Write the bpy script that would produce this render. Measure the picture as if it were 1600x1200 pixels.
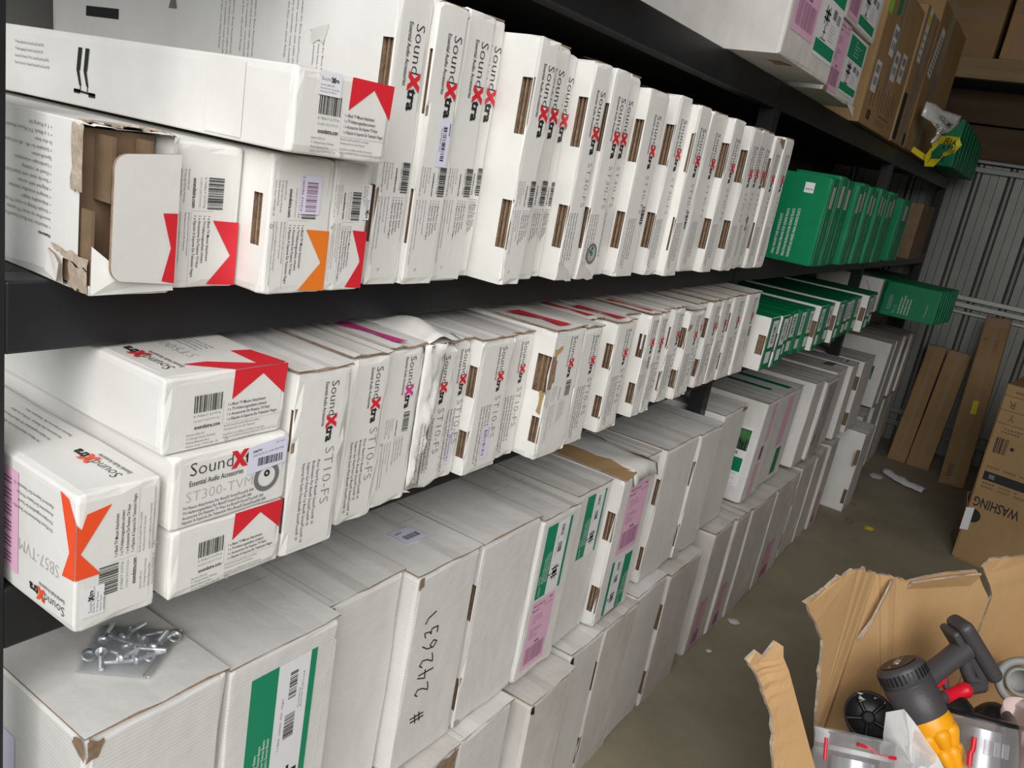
import bpy, bmesh, math, random
from mathutils import Vector, Matrix, noise

for o in list(bpy.data.objects):
    bpy.data.objects.remove(o)
SC = bpy.context.scene
COL = SC.collection
V = Vector
rnd = random.Random(7)

# ------------------------------------------------------------------ camera, world, daylight, exposure
YAW, PITCH, ROLL, FPX = 0.549522778, 0.275356246, 0.178877844, 1288.0
fw = V((-math.sin(YAW) * math.cos(PITCH), math.cos(YAW) * math.cos(PITCH), -math.sin(PITCH)))
rt = fw.cross(V((0, 0, 1))).normalized()
up = rt.cross(fw)
cr, sr = math.cos(ROLL), math.sin(ROLL)
rt, up = rt * cr + up * sr, up * cr - rt * sr
cam = bpy.data.cameras.new('camera')
cam.sensor_fit = 'HORIZONTAL'
cam.sensor_width = 36.0
cam.lens = FPX / 1600.0 * 36.0
cam.clip_start = 0.05
co = bpy.data.objects.new('camera', cam)
COL.objects.link(co)
co.matrix_world = Matrix(((rt.x, up.x, -fw.x, 0.69), (rt.y, up.y, -fw.y, 0.0), (rt.z, up.z, -fw.z, 1.6), (0, 0, 0, 1)))
SC.camera = co

w = bpy.data.worlds.new('overcast_sky')
w.use_nodes = True
w.node_tree.nodes['Background'].inputs[0].default_value = (0.80, 0.90, 1.0, 1)
w.node_tree.nodes['Background'].inputs[1].default_value = 0.55
SC.world = w


def area(name, loc, target, sx, sy, energy, col):
    l = bpy.data.lights.new(name, 'AREA')
    l.shape = 'RECTANGLE'
    l.size, l.size_y, l.energy, l.color = sx, sy, energy, col
    o = bpy.data.objects.new(name, l)
    COL.objects.link(o)
    o.location = loc
    o.rotation_euler = (V(target) - V(loc)).to_track_quat('-Z', 'Y').to_euler()
    return o


# daylight coming in through the open front of the storage unit, behind the camera
area('door_daylight', (2.4, -2.1, 3.7), (0.1, 2.2, 0.9), 4.8, 3.4, 285, (1.0, 0.985, 0.965))
SC.view_settings.view_transform = 'Standard'
SC.view_settings.look = 'None'
SC.view_settings.gamma = 1.0
SC.view_settings.use_curve_mapping = False
SC.view_settings.exposure = 0.0


# ------------------------------------------------------------------ materials
MATS = {}


def new_mat(name):
    m = bpy.data.materials.new(name)
    m.use_nodes = True
    nt = m.node_tree
    return m, nt, nt.nodes['Principled BSDF']


def mat(name, c, rough=0.6, c2=None, scale=6.0, metal=0.0, bump=0.0, bscale=60.0, stretch=None, spec=0.4, wave=0.0, waxis='Z', wscale=90.0):
    m, nt, b = new_mat(name)
    N, L = nt.nodes, nt.links
    b.inputs['Roughness'].default_value = rough
    b.inputs['Metallic'].default_value = metal
    b.inputs['Specular IOR Level'].default_value = spec
    b.inputs['Base Color'].default_value = (*c, 1)
    tc = N.new('ShaderNodeTexCoord')
    mp = N.new('ShaderNodeMapping')
    L.new(tc.outputs['Object'], mp.inputs[0])
    if stretch:
        mp.inputs['Scale'].default_value = stretch
    if c2:
        n = N.new('ShaderNodeTexNoise')
        n.inputs['Scale'].default_value = scale
        n.inputs['Detail'].default_value = 6
        n.inputs['Roughness'].default_value = 0.62
        L.new(mp.outputs[0], n.inputs[0])
        r = N.new('ShaderNodeValToRGB')
        r.color_ramp.elements[0].position = 0.32
        r.color_ramp.elements[1].position = 0.66
        r.color_ramp.elements[0].color = (*c2, 1)
        r.color_ramp.elements[1].color = (*c, 1)
        L.new(n.outputs['Fac'], r.inputs[0])
        L.new(r.outputs[0], b.inputs['Base Color'])
    h = None
    if bump:
        n2 = N.new('ShaderNodeTexNoise')
        n2.inputs['Scale'].default_value = bscale
        n2.inputs['Detail'].default_value = 4
        L.new(mp.outputs[0], n2.inputs[0])
        h = n2.outputs['Fac']
        st = bump
    if wave:
        wv = N.new('ShaderNodeTexWave')
        wv.bands_direction = waxis
        wv.inputs['Scale'].default_value = wscale
        wv.inputs['Distortion'].default_value = 0.6
        wv.inputs['Detail'].default_value = 1
        L.new(tc.outputs['Object'], wv.inputs[0])
        if h is not None:
            mx = N.new('ShaderNodeMath')
            mx.operation = 'MULTIPLY_ADD'
            mx.inputs[1].default_value = wave
            L.new(wv.outputs['Fac'], mx.inputs[0])
            L.new(h, mx.inputs[2])
            h = mx.outputs[0]
        else:
            h, st = wv.outputs['Fac'], wave
    if h is not None:
        bp = N.new('ShaderNodeBump')
        bp.inputs['Strength'].default_value = st
        bp.inputs['Distance'].default_value = 0.004
        L.new(h, bp.inputs['Height'])
        L.new(bp.outputs[0], b.inputs['Normal'])
    MATS[name] = m
    return m


def clear_mat(name, tint, refl=0.12, rough=0.05, haze=0.1, hazecol=(0.8, 0.8, 0.82)):
    m, nt, b = new_mat(name)
    N, L = nt.nodes, nt.links
    out = N['Material Output']
    tr = N.new('ShaderNodeBsdfTransparent')
    tr.inputs[0].default_value = (*tint, 1)
    b.inputs['Base Color'].default_value = (*hazecol, 1)
    b.inputs['Roughness'].default_value = rough
    lw = N.new('ShaderNodeLayerWeight')
    lw.inputs[0].default_value = 0.35
    mr = N.new('ShaderNodeMapRange')
    mr.inputs['To Min'].default_value = haze
    mr.inputs['To Max'].default_value = min(1.0, haze + refl * 4)
    L.new(lw.outputs['Fresnel'], mr.inputs['Value'])
    mx = N.new('ShaderNodeMixShader')
    L.new(mr.outputs[0], mx.inputs[0])
    L.new(tr.outputs[0], mx.inputs[1])
    L.new(b.outputs[0], mx.inputs[2])
    L.new(mx.outputs[0], out.inputs[0])
    MATS[name] = m
    return m


W_SAT = mat('white_printed_card', (0.80, 0.785, 0.745), 0.42, (0.70, 0.685, 0.645), 5, bump=0.12, bscale=45)
W_COR = mat('white_corrugated_card', (0.76, 0.745, 0.715), 0.6, (0.64, 0.625, 0.595), 4, bump=0.3, bscale=30, wave=0.10, waxis='Z', wscale=55)
W_DIRT = mat('scuffed_white_card', (0.72, 0.70, 0.66), 0.65, (0.52, 0.49, 0.45), 3.5, bump=0.35, bscale=26, wave=0.10, waxis='Y', wscale=60)
KRAFT = mat('brown_cardboard', (0.40, 0.255, 0.120), 0.75, (0.32, 0.20, 0.09), 4, bump=0.2, bscale=30)
KRAFT_L = mat('light_brown_cardboard', (0.55, 0.34, 0.16), 0.72, (0.47, 0.28, 0.125), 4, bump=0.25, bscale=22, wave=0.10, waxis='X', wscale=45)
KRAFT_D = mat('dark_brown_cardboard', (0.22, 0.145, 0.085), 0.8, (0.15, 0.095, 0.055), 12, bump=0.3, bscale=40)
EDGE = mat('cut_cardboard_edge', (0.33, 0.22, 0.14), 0.85, (0.20, 0.13, 0.08), 60, bump=0.4, bscale=200)
TORN = mat('torn_cardboard_fibre', (0.52, 0.44, 0.35), 0.9, (0.30, 0.23, 0.17), 30, bump=0.8, bscale=90)
GREEN = mat('green_printed_card', (0.003, 0.225, 0.088), 0.45, (0.002, 0.18, 0.07), 5, bump=0.1, bscale=40, spec=0.22)
GREEN_W = mat('worn_green_card_edge', (0.02, 0.30, 0.15), 0.6, (0.36, 0.46, 0.38), 14, stretch=(1, 3, 1))
BLACK_M = mat('black_powder_coated_steel', (0.016, 0.016, 0.018), 0.42, (0.010, 0.010, 0.012), 5)
DECK = mat('dark_shelf_deck', (0.035, 0.032, 0.03), 0.7)
STEEL = mat('grey_corrugated_steel', (0.30, 0.30, 0.285), 0.45, (0.25, 0.25, 0.235), 3, metal=0.3)
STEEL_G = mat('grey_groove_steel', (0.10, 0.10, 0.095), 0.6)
RAIL = mat('galvanised_rail', (0.52, 0.52, 0.49), 0.4, metal=0.3)
CONC = mat('concrete_floor_finish', (0.34, 0.30, 0.215), 0.72, (0.25, 0.22, 0.155), 2.6, bump=0.15, bscale=30)
WALLM = mat('grey_wall_sheet', (0.27, 0.265, 0.25), 0.55, (0.23, 0.225, 0.21), 2)
WALLW = mat('brown_bounce_lining', (0.27, 0.21, 0.14), 0.7, (0.22, 0.17, 0.11), 2)  # for the unseen right wall and ceiling, browned to tint bounced light
WOOD = mat('pale_timber', (0.42, 0.31, 0.17), 0.7, (0.30, 0.21, 0.11), 3, stretch=(0.7, 6, 9), bump=0.2, bscale=30)
WOOD_D = mat('dark_plywood', (0.13, 0.085, 0.045), 0.8, (0.09, 0.055, 0.03), 3, stretch=(0.7, 4, 8))
P_BLK = mat('black_ink', (0.018, 0.018, 0.02), 0.6)
P_GRY = mat('grey_ink', (0.17, 0.165, 0.16), 0.6)
P_LGT = mat('pale_grey_ink', (0.42, 0.41, 0.39), 0.6)
P_RED = mat('red_ink', (0.68, 0.022, 0.035), 0.5)
P_ORG = mat('orange_ink', (0.80, 0.20, 0.02), 0.5)
P_VER = mat('vermilion_ink', (0.85, 0.085, 0.022), 0.45)
P_MAG = mat('magenta_ink', (0.66, 0.045, 0.25), 0.5)
P_GRN = mat('green_ink', (0.008, 0.25, 0.12), 0.5)
P_WHT = mat('white_ink', (0.78, 0.80, 0.78), 0.5)
LAB_W = mat('white_label_paper', (0.78, 0.77, 0.79), 0.5)
LAB_L = mat('lavender_label_paper', (0.71, 0.69, 0.82), 0.5)
LAB_P = mat('pink_label_paper', (0.74, 0.44, 0.58), 0.55)
LAB_PD = mat('plum_ink', (0.26, 0.10, 0.19), 0.6)
PHOTO = mat('dark_photo_print', (0.012, 0.03, 0.018), 0.3, (0.10, 0.30, 0.10), 30)
TAPE = clear_mat('clear_packing_tape', (0.93, 0.90, 0.84), 0.2, 0.15, 0.16, (0.75, 0.68, 0.55))
YEL = mat('yellow_tape', (0.72, 0.62, 0.02), 0.4)
LIME = mat('lime_sticker', (0.25, 0.75, 0.06), 0.5)
SILVER = mat('silver_foil', (0.80, 0.79, 0.77), 0.35, metal=0.25, bump=0.9, bscale=40)
PAPER = mat('crumpled_paper', (0.66, 0.65, 0.68), 0.7)
ZINC = mat('zinc_plated_steel', (0.74, 0.77, 0.79), 0.25, metal=0.75)
GREY_P = mat('dark_grey_plastic', (0.060, 0.056, 0.058), 0.42, bump=0.1, bscale=200)
BLK_P = mat('black_plastic', (0.010, 0.010, 0.011), 0.38)
YEL_P = mat('amber_plastic', (0.85, 0.36, 0.008), 0.3)
RED_P = mat('red_plastic', (0.62, 0.010, 0.025), 0.3)
TUBE_P = mat('grey_plastic', (0.26, 0.255, 0.24), 0.5)
SILV_P = mat('silver_plastic', (0.50, 0.50, 0.51), 0.3, metal=0.7)
CLEAR = clear_mat('clear_plastic', (0.93, 0.93, 0.94), 0.2, 0.06, 0.10, (0.80, 0.80, 0.82))
BAGM = clear_mat('milky_polythene', (0.92, 0.92, 0.92), 0.15, 0.25, 0.55, (0.70, 0.69, 0.68))
BAGC = clear_mat('clear_polythene', (0.93, 0.94, 0.95), 0.16, 0.10, 0.10, (0.82, 0.84, 0.86))
PINK_C = clear_mat('pinkish_clear_plastic', (0.93, 0.82, 0.80), 0.2, 0.1, 0.16, (0.7, 0.55, 0.52))


# ------------------------------------------------------------------ object helpers
def tag(o, label=None, cat=None, group=None, kind=None):
    if label:
        o['label'] = label
    if cat:
        o['category'] = cat
    if group:
        o['group'] = group
    if kind:
        o['kind'] = kind
    return o


def empty(name, loc, label, cat, group=None, rot=(0, 0, 0)):
    o = bpy.data.objects.new(name, None)
    o.empty_display_size = 0.05
    COL.objects.link(o)
    o.location = loc
    o.rotation_euler = rot
    return tag(o, label, cat, group)


def link(name, me, parent=None):
    o = bpy.data.objects.new(name, me)
    COL.objects.link(o)
    if parent:
        o.parent = parent
    return o


class MB:
    def __init__(s):
        s.v, s.f, s.m, s.sm = [], [], [], []

    def add(s, vs, fs, mi=0, smooth=False):
        b = len(s.v)
        s.v += [tuple(p) for p in vs]
        for f in fs:
            s.f.append([b + i for i in f])
            s.m.append(mi)
            s.sm.append(smooth)

    def box(s, a, b, mi=0, M=None):
        vs = [V((x, y, z)) for x in (a[0], b[0]) for y in (a[1], b[1]) for z in (a[2], b[2])]
        if M:
            vs = [M @ p for p in vs]
        s.add(vs, [(0, 1, 3, 2), (4, 6, 7, 5), (0, 4, 5, 1), (2, 3, 7, 6), (0, 2, 6, 4), (1, 5, 7, 3)], mi)

    def lathe(s, A, B, prof, mi=0, n=28, cap=True, smooth=True, squash=(1, 1), upv=(0, 0, 1)):
        A, B = V(A), V(B)
        ax = B - A
        L = ax.length
        ax.normalize()
        u = ax.cross(V(upv))
        if u.length < 1e-3:
            u = ax.cross(V((1, 0, 0)))
        u.normalize()
        q = ax.cross(u)
        rings = []
        for t, r in prof:
            c = A + ax * (t * L)
            rings.append([c + (u * math.cos(k * 2 * math.pi / n) * squash[0] + q * math.sin(k * 2 * math.pi / n) * squash[1]) * r for k in range(n)])
        vs = [p for g in rings for p in g]
        fs = []
        for i in range(len(rings) - 1):
            for k in range(n):
                k2 = (k + 1) % n
                fs.append((i * n + k, i * n + k2, (i + 1) * n + k2, (i + 1) * n + k))
        s.add(vs, fs, mi, smooth)
        if cap:
            s.add(rings[0], [list(range(n))[::-1]], mi)
            s.add(rings[-1], [list(range(n))], mi)

    def tube(s, pts, r, mi=0, n=10, squash=(1, 1), upv=(0, 0, 1)):
        pts = [V(p) for p in pts]
        rr = r if isinstance(r, (list, tuple)) else [r] * len(pts)
        rings = []
        for i, p in enumerate(pts):
            t = (pts[min(i + 1, len(pts) - 1)] - pts[max(i - 1, 0)]).normalized()
            u = t.cross(V(upv))
            if u.length < 1e-3:
                u = t.cross(V((1, 0, 0)))
            u.normalize()
            q = t.cross(u)
            rings.append([p + (u * math.cos(k * 2 * math.pi / n) * squash[0] + q * math.sin(k * 2 * math.pi / n) * squash[1]) * rr[i] for k in range(n)])
        vs = [p for g in rings for p in g]
        fs = [(i * n + k, i * n + (k + 1) % n, (i + 1) * n + (k + 1) % n, (i + 1) * n + k) for i in range(len(rings) - 1) for k in range(n)]
        s.add(vs, fs, mi, True)
        s.add(rings[0], [list(range(n))[::-1]], mi)
        s.add(rings[-1], [list(range(n))], mi)

    def mesh(s, name, mats):
        me = bpy.data.meshes.new(name)
        me.from_pydata(s.v, [], s.f)
        for m in mats:
            me.materials.append(m)
        for p, mi, sm in zip(me.polygons, s.m, s.sm):
            p.material_index = mi
            p.use_smooth = sm
        me.update()
        return me

    def build(s, name, mats, parent=None, bevel=0, solid=0, rim=None, recalc=True):
        if not isinstance(mats, (list, tuple)):
            mats = [mats]
        me = s.mesh(name, mats)
        if recalc:
            bm = bmesh.new()
            bm.from_mesh(me)
            bmesh.ops.recalc_face_normals(bm, faces=bm.faces)
            bm.to_mesh(me)
            bm.free()
        o = link(name, me, parent)
        if solid:
            md = o.modifiers.new('thick', 'SOLIDIFY')
            md.thickness = solid
            md.offset = 0
            if rim is not None:
                md.material_offset_rim = rim
        if bevel:
            md = o.modifiers.new('edge', 'BEVEL')
            md.width = bevel
            md.segments = 2
            md.limit_method = 'ANGLE'
            md.angle_limit = math.radians(40)
        return o


# ------------------------------------------------------------------ printing (lettering, bars, labels)
_TX = {}


def text_polys(s, off):
    k = (s, off)
    if k not in _TX:
        c = bpy.data.curves.new('t', 'FONT')
        c.body = s
        c.size = 1.0
        c.resolution_u = 2
        c.offset = off
        c.fill_mode = 'FRONT'
        o = bpy.data.objects.new('t', c)
        COL.objects.link(o)
        bpy.context.view_layer.update()
        dg = bpy.context.evaluated_depsgraph_get()
        me = bpy.data.meshes.new_from_object(o.evaluated_get(dg))
        vs = [(q.co.x, q.co.y) for q in me.vertices]
        fs = [tuple(p.vertices) for p in me.polygons]
        bpy.data.objects.remove(o)
        bpy.data.curves.remove(c)
        bpy.data.meshes.remove(me)
        x0 = min(p[0] for p in vs)
        x1 = max(p[0] for p in vs)
        _TX[k] = ([(p[0] - x0, p[1]) for p in vs], fs, x1 - x0)
    return _TX[k]


INKS = [P_BLK, P_GRY, P_LGT, P_RED, P_ORG, P_VER, P_MAG, P_GRN, P_WHT, LAB_W, LAB_L, LAB_P, LAB_PD, PHOTO, GREEN, YEL, KRAFT_D, EDGE]
BK, GY, LG, RD, OR, VE, MG, GN, WH, LW, LL, LP, PD, PH, GC, YE, KD, EG = range(18)


class Pr:
    """flat print in (u, v) metres; T maps layout to face coordinates"""

    def __init__(s, T=None):
        s.v, s.f, s.m = [], [], []
        s.T = T or (lambda u, v: (u, v))

    def poly(s, pts, mi, layer=0):
        b = len(s.v)
        s.v += [(*s.T(*p), layer) for p in pts]
        s.f.append(list(range(b, b + len(pts))))
        s.m.append(mi)

    def rect(s, u0, v0, u1, v1, mi, layer=0):
        s.poly([(u0, v0), (u1, v0), (u1, v1), (u0, v1)], mi, layer)

    def ring(s, cu, cv, r0, r1, mi, layer=0, n=24):
        for k in range(n):
            a, b = 2 * math.pi * k / n, 2 * math.pi * (k + 1) / n
            s.poly([(cu + r * math.cos(t), cv + r * math.sin(t)) for r, t in ((r0, a), (r1, a), (r1, b), (r0, b))], mi, layer)

    def text(s, t, u, v, L, cap, mi, rot=0, off=0.0, layer=1, shear=0.0):
        """first letter at (u,v) on the base line, L long, capitals cap high; rot in degrees"""
        vs, fs, wd = text_polys(t, off)
        sx = (L / wd) if L else cap / 0.72
        sy = cap / 0.72
        c, d = math.cos(math.radians(rot)), math.sin(math.radians(rot))
        b = len(s.v)
        for x, y in vs:
            X, Y = x * sx + shear * y * sy, y * sy
            s.v.append((*s.T(u + X * c - Y * d, v + X * d + Y * c), layer))
        for f in fs:
            s.f.append([b + i for i in f])
            s.m.append(mi)

    def lines(s, ts, u, v, L, cap, step, mi, rot=0, off=0.0, layer=1):
        n = max(text_polys(t, off)[2] for t in ts)
        c, d = math.cos(math.radians(rot)), math.sin(math.radians(rot))
        for i, t in enumerate(ts):
            s.text(t, u + d * step * i, v - c * step * i, L * text_polys(t, off)[2] / n, cap, mi, rot, off, layer)

    def bars(s, u0, v0, u1, v1, mi, n=26, along='u', layer=1, seed=1):
        r = random.Random(seed)
        ws = [r.choice((1, 1, 2, 3)) for _ in range(2 * n - 1)]
        tot = sum(ws)
        a, b = (u0, u1) if along == 'u' else (v0, v1)
        p = a
        for i, q in enumerate(ws):
            e = p + (b - a) * q / tot
            if i % 2 == 0:
                if along == 'u':
                    s.rect(p, v0, e, v1, mi, layer)
                else:
                    s.rect(u0, p, u1, e, mi, layer)
            p = e

    def logo(s, u, v, L, rot=0, red=RD, layer=1, tagline=True):
        """'SoundXtra' word mark, L long, base line starting at (u,v)"""
        c, d = math.cos(math.radians(rot)), math.sin(math.radians(rot))

        def at(x, y):
            return (u + x * c - y * d, v + x * d + y * c)
        cap = 0.163 * L
        s.text('Sound', *at(0, 0), 0.565 * L, cap, BK, rot, -0.012, layer)
        s.text('tra', *at(0.735 * L, -0.004 * L), 0.265 * L, cap * 0.98, BK, rot, 0.035, layer)
        x0, x1, y0, y1 = 0.535 * L, 0.775 * L, -0.038 * L, 0.182 * L
        t = 0.075 * L
        s.poly([at(x0, y1), at(x0 + t, y1), at(x1, y0), at(x1 - t, y0)], red, layer + 1)
        s.poly([at(x1 - t, y1), at(x1, y1), at(x0 + t, y0), at(x0, y0)], red, layer + 3)
        if tagline:
            s.text('Essential Audio Accessories', *at(0.0, -0.125 * L), 0.72 * L, cap * 0.42, BK, rot, 0.006, layer)

    def lay(s):
        return [s.v[f[0]][2] for f in s.f]

    def mesh(s, name, fmap):
        me = bpy.data.meshes.new(name)
        used = sorted(set(s.m))
        ix = {k: i for i, k in enumerate(used)}
        me.from_pydata([fmap(*p) for p in s.v], [], s.f)
        for k in used:
            me.materials.append(INKS[k])
        for p, k in zip(me.polygons, s.m):
            p.material_index = ix[k]
        me.update()
        return me


OFF, STEP = 0.0007, 0.00022


def f_front(h=0, lean=0):
    return lambda u, v, l: (OFF + STEP * l, u + (lean * v / h if h else 0), v)


def f_left(d):
    return lambda u, v, l: (u - d, -OFF - STEP * l, v)


def f_top(h, d):
    return lambda u, v, l: (-v, u, h + 0.0078 + STEP * l)     # v counts back from the front edge


def put(parent, name, pr, fmap, key=None):
    if key and key in _PM:
        return link(name, _PM[key], parent)
    if name.rsplit('_', 1)[-1] in ('label', 'sticker', 'document') and len(set(pr.lay())) > 1:
        lo = min(pr.lay())
        a, b = Pr(), Pr()
        for f, m, l in zip(pr.f, pr.m, pr.lay()):
            q = a if l == lo else b
            n0 = len(q.v)
            q.v += [pr.v[i] for i in f]
            q.f.append(list(range(n0, n0 + len(f))))
            q.m.append(m)
        o = link(name, a.mesh(name, fmap), parent)
        link('label_print', b.mesh('label_print', fmap), o)
        return o
    return link(name, pr.mesh(name, fmap), parent)


_PM = {}


# ------------------------------------------------------------------ cartons
def cuts(lo, hi, n, extra=()):
    c = sorted(set([round(lo + (hi - lo) * i / n, 5) for i in range(n + 1)]))
    ex = sorted(set(round(e, 5) for e in extra if lo < e < hi))
    c = [q for q in c if q in (c[0], c[-1]) or all(abs(q - e) > 0.006 for e in ex)]
    return sorted(set(c + ex))


def carton_body(w, h, d, holes=(), lean=0.0, seed=0, crush=0.003, n=(2, 2, 4), mats=(W_SAT,), name='body', parent=None, sag=0.0):
    """local frame: front face in the plane x=0, y 0..w, z 0..h, runs back to x=-d.
    holes: (face, a0, b0, a1, b1); left face a = x (negative), b = z; front face a = y, b = z; top a = x, b = y"""
    r = random.Random(seed)
    ex, ey, ez = [], [], []
    for f, a0, b0, a1, b1 in holes:
        if f == 'left':
            ex += [a0, a1]
            ez += [b0, b1]
        elif f == 'front':
            ey += [a0, a1]
            ez += [b0, b1]
        else:
            ex += [a0, a1]
            ey += [b0, b1]
    g = lambda L: min(0.009, L * 0.12)
    X = cuts(-d, 0, n[0], ex + [-d + g(d), -g(d)])
    Y = cuts(0, w, n[1], ey + [g(w), w - g(w)])
    Z = cuts(0, h, n[2], ez + [g(h), h - g(h)])
    idx, vs = {}, []

    def vert(x, y, z):
        k = (round(x, 5), round(y, 5), round(z, 5))
        if k not in idx:
            e = (abs(x) < 1e-5 or abs(x + d) < 1e-5) + (abs(y) < 1e-5 or abs(y - w) < 1e-5) + (abs(z) < 1e-5 or abs(z - h) < 1e-5)
            q = V((x, y, z))
            if e >= 2:
                a = crush * (1.0 if e == 2 else 1.8)
                if abs(x) < 1e-5:
                    q.x -= a * r.random() ** 2
                if abs(y) < 1e-5:
                    q.y += a * 0.7 * r.random() ** 2
                if abs(y - w) < 1e-5:
                    q.y -= a * 0.7 * r.random() ** 2
                if abs(z - h) < 1e-5:
                    q.z -= a * r.random() ** 2
                if abs(z) < 1e-5 and e == 3:
                    q.z += a * 0.6 * r.random() ** 2
            elif abs(z - h) < 1e-5:
                q.z -= sag * r.random()
            q.y += lean * q.z / h
            idx[k] = len(vs)
            vs.append(q)
        return idx[k]

    def inside(f, a, b):
        return any(g == f and a0 < a < a1 and b0 < b < b1 for g, a0, b0, a1, b1 in holes)
    fs = []
    for j in range(len(Z) - 1):
        for i in range(len(Y) - 1):
            a, b, c, e = Y[i], Y[i + 1], Z[j], Z[j + 1]
            if not inside('front', (a + b) / 2, (c + e) / 2):
                fs.append([vert(0, a, c), vert(0, b, c), vert(0, b, e), vert(0, a, e)])
            fs.append([vert(-d, a, c), vert(-d, a, e), vert(-d, b, e), vert(-d, b, c)])
        for i in range(len(X) - 1):
            a, b, c, e = X[i], X[i + 1], Z[j], Z[j + 1]
            if not inside('left', (a + b) / 2, (c + e) / 2):
                fs.append([vert(a, 0, c), vert(b, 0, c), vert(b, 0, e), vert(a, 0, e)])
            fs.append([vert(a, w, c), vert(a, w, e), vert(b, w, e), vert(b, w, c)])
    for i in range(len(X) - 1):
        for j in range(len(Y) - 1):
            a, b, c, e = X[i], X[i + 1], Y[j], Y[j + 1]
            if not inside('top', (a + b) / 2, (c + e) / 2):
                fs.append([vert(a, c, h), vert(b, c, h), vert(b, e, h), vert(a, e, h)])
            fs.append([vert(a, c, 0), vert(a, e, 0), vert(b, e, 0), vert(b, c, 0)])
    mb = MB()
    mb.add(vs, fs)
    return mb.build(name, list(mats), parent, bevel=0.0022, recalc=False)


def recess(parent, x0, z0, x1, z1, depth=0.012, m=EDGE, lean=0.0, h=1.0, name='hand_hole'):
    """brown inside of a hand hole in the left face"""
    mb = MB()
    g = 0.0015
    x0, x1, z0, z1 = x0 - g, x1 + g, z0 - g, z1 + g

    def sh(x, y, z):
        return (x, y + lean * z / h, z)
    a = [sh(x0, 0.001, z0), sh(x1, 0.001, z0), sh(x1, 0.001, z1), sh(x0, 0.001, z1)]
    b = [sh(x0, depth, z0), sh(x1, depth, z0), sh(x1, depth, z1), sh(x0, depth, z1)]
    mb.add(a + b, [(4, 5, 6, 7), (0, 1, 5, 4), (1, 2, 6, 5), (2, 3, 7, 6), (3, 0, 4, 7)])
    # two folded flute layers seen edge-on inside the hole
    for q in (0.33, 0.66):
        y = x0 + (x1 - x0) * q
        mb.box((y - 0.0012, depth * 0.35, z0), (y + 0.0012, depth, z1), 0)
    return mb.build(name, [m], parent)


def lid(parent, w, h, d, top, seed=0, over=0.002, t=0.003, lean=0.0, name='lid_flap', lift=0.003, depth=None):
    """closed top flap: white sheet with a brown cut edge"""
    r = random.Random(seed)
    n = 6
    dd = depth or d - 0.004
    mb = MB()
    lo, hi = [], []
    for i in range(n + 1):
        y = -over + (w + 2 * over) * i / n
        k = lift * r.random() if 0 < i < n else lift * (0.2 + 0.8 * r.random())
        for x in (over, -dd):
            kk = k if x > 0 else 0.0
            lo.append((x - (0.003 * r.random() if x > 0 else 0), y + lean, h + 0.0006 + kk))
            hi.append((x - (0.003 * r.random() if x > 0 else 0), y + lean, h + t + kk))
    N = len(lo)
    for i in range(n):
        a, b, c, e = 2 * i, 2 * i + 1, 2 * i + 3, 2 * i + 2
        mb.add([hi[a], hi[e], hi[c], hi[b]], [(0, 1, 2, 3)], 0)
        mb.add([lo[a], lo[b], lo[c], lo[e]], [(0, 1, 2, 3)], 0)
        mb.add([lo[a], lo[e], hi[e], hi[a]], [(0, 1, 2, 3)], 1)
    mb.add([lo[0], hi[0], hi[1], lo[1]], [(0, 1, 2, 3)], 1)
    mb.add([lo[N - 2], lo[N - 1], hi[N - 1], hi[N - 2]], [(0, 1, 2, 3)], 1)
    lo_ = mb.build(name, [top, EDGE], parent, recalc=True)
    if w > 0.12:
        c = Pr()
        c.rect(-over + 0.001, 0.150, w + over - 0.001, 0.1516, LG)
        c.rect(0.012, 0.004, 0.0132, dd - 0.01, LG)
        link('lid_crease', c.mesh('lid_crease', lambda u, v, l: (-v, u + lean, h + t + 0.0004 + lift * 0.35 * max(0.0, 1 - v / dd))), lo_)
    return lo_


def patch(parent, name, pts, fmap, m, thick=0.0, layer=3):
    mb = MB()
    mb.add([fmap(u, v, layer) for u, v in pts], [list(range(len(pts)))])
    return mb.build(name, [m], parent, recalc=False)


def jag(pts, seed, amp=0.002, n=3):
    """ragged version of a closed outline"""
    r = random.Random(seed)
    out = []
    for i, p in enumerate(pts):
        q = pts[(i + 1) % len(pts)]
        for k in range(n):
            t = k / n
            out.append((p[0] + (q[0] - p[0]) * t + r.uniform(-amp, amp), p[1] + (q[1] - p[1]) * t + r.uniform(-amp, amp)))
    return out


ORD = ['first', 'second', 'third', 'fourth', 'fifth', 'sixth', 'seventh', 'eighth', 'ninth', 'tenth', 'eleventh', 'twelfth', 'thirteenth', 'fourteenth', 'fifteenth', 'sixteenth', 'seventeenth', 'eighteenth', 'nineteenth', 'twentieth']


# ------------------------------------------------------------------ the unit: floor, walls, ceiling
def struct(name, mb, m, **k):
    return tag(mb.build(name, m, **k), kind='structure')


mb = MB()
mb.box((-1.05, -7.0, -0.06), (2.9, 6.9, 0.0))
struct('floor', mb, CONC)
mb = MB()
mb.box((-1.05, -0.9, 0), (-0.98, 6.9, 3.3))
struct('wall_left', mb, WALLM)
mb = MB()
mb.box((2.75, 0.5, 0), (2.82, 6.9, 3.3))
struct('wall_right', mb, WALLW)
mb = MB()
mb.box((-1.05, 0.3, 3.3), (2.9, 6.9, 3.36))
struct('ceiling', mb, WALLW)
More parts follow.
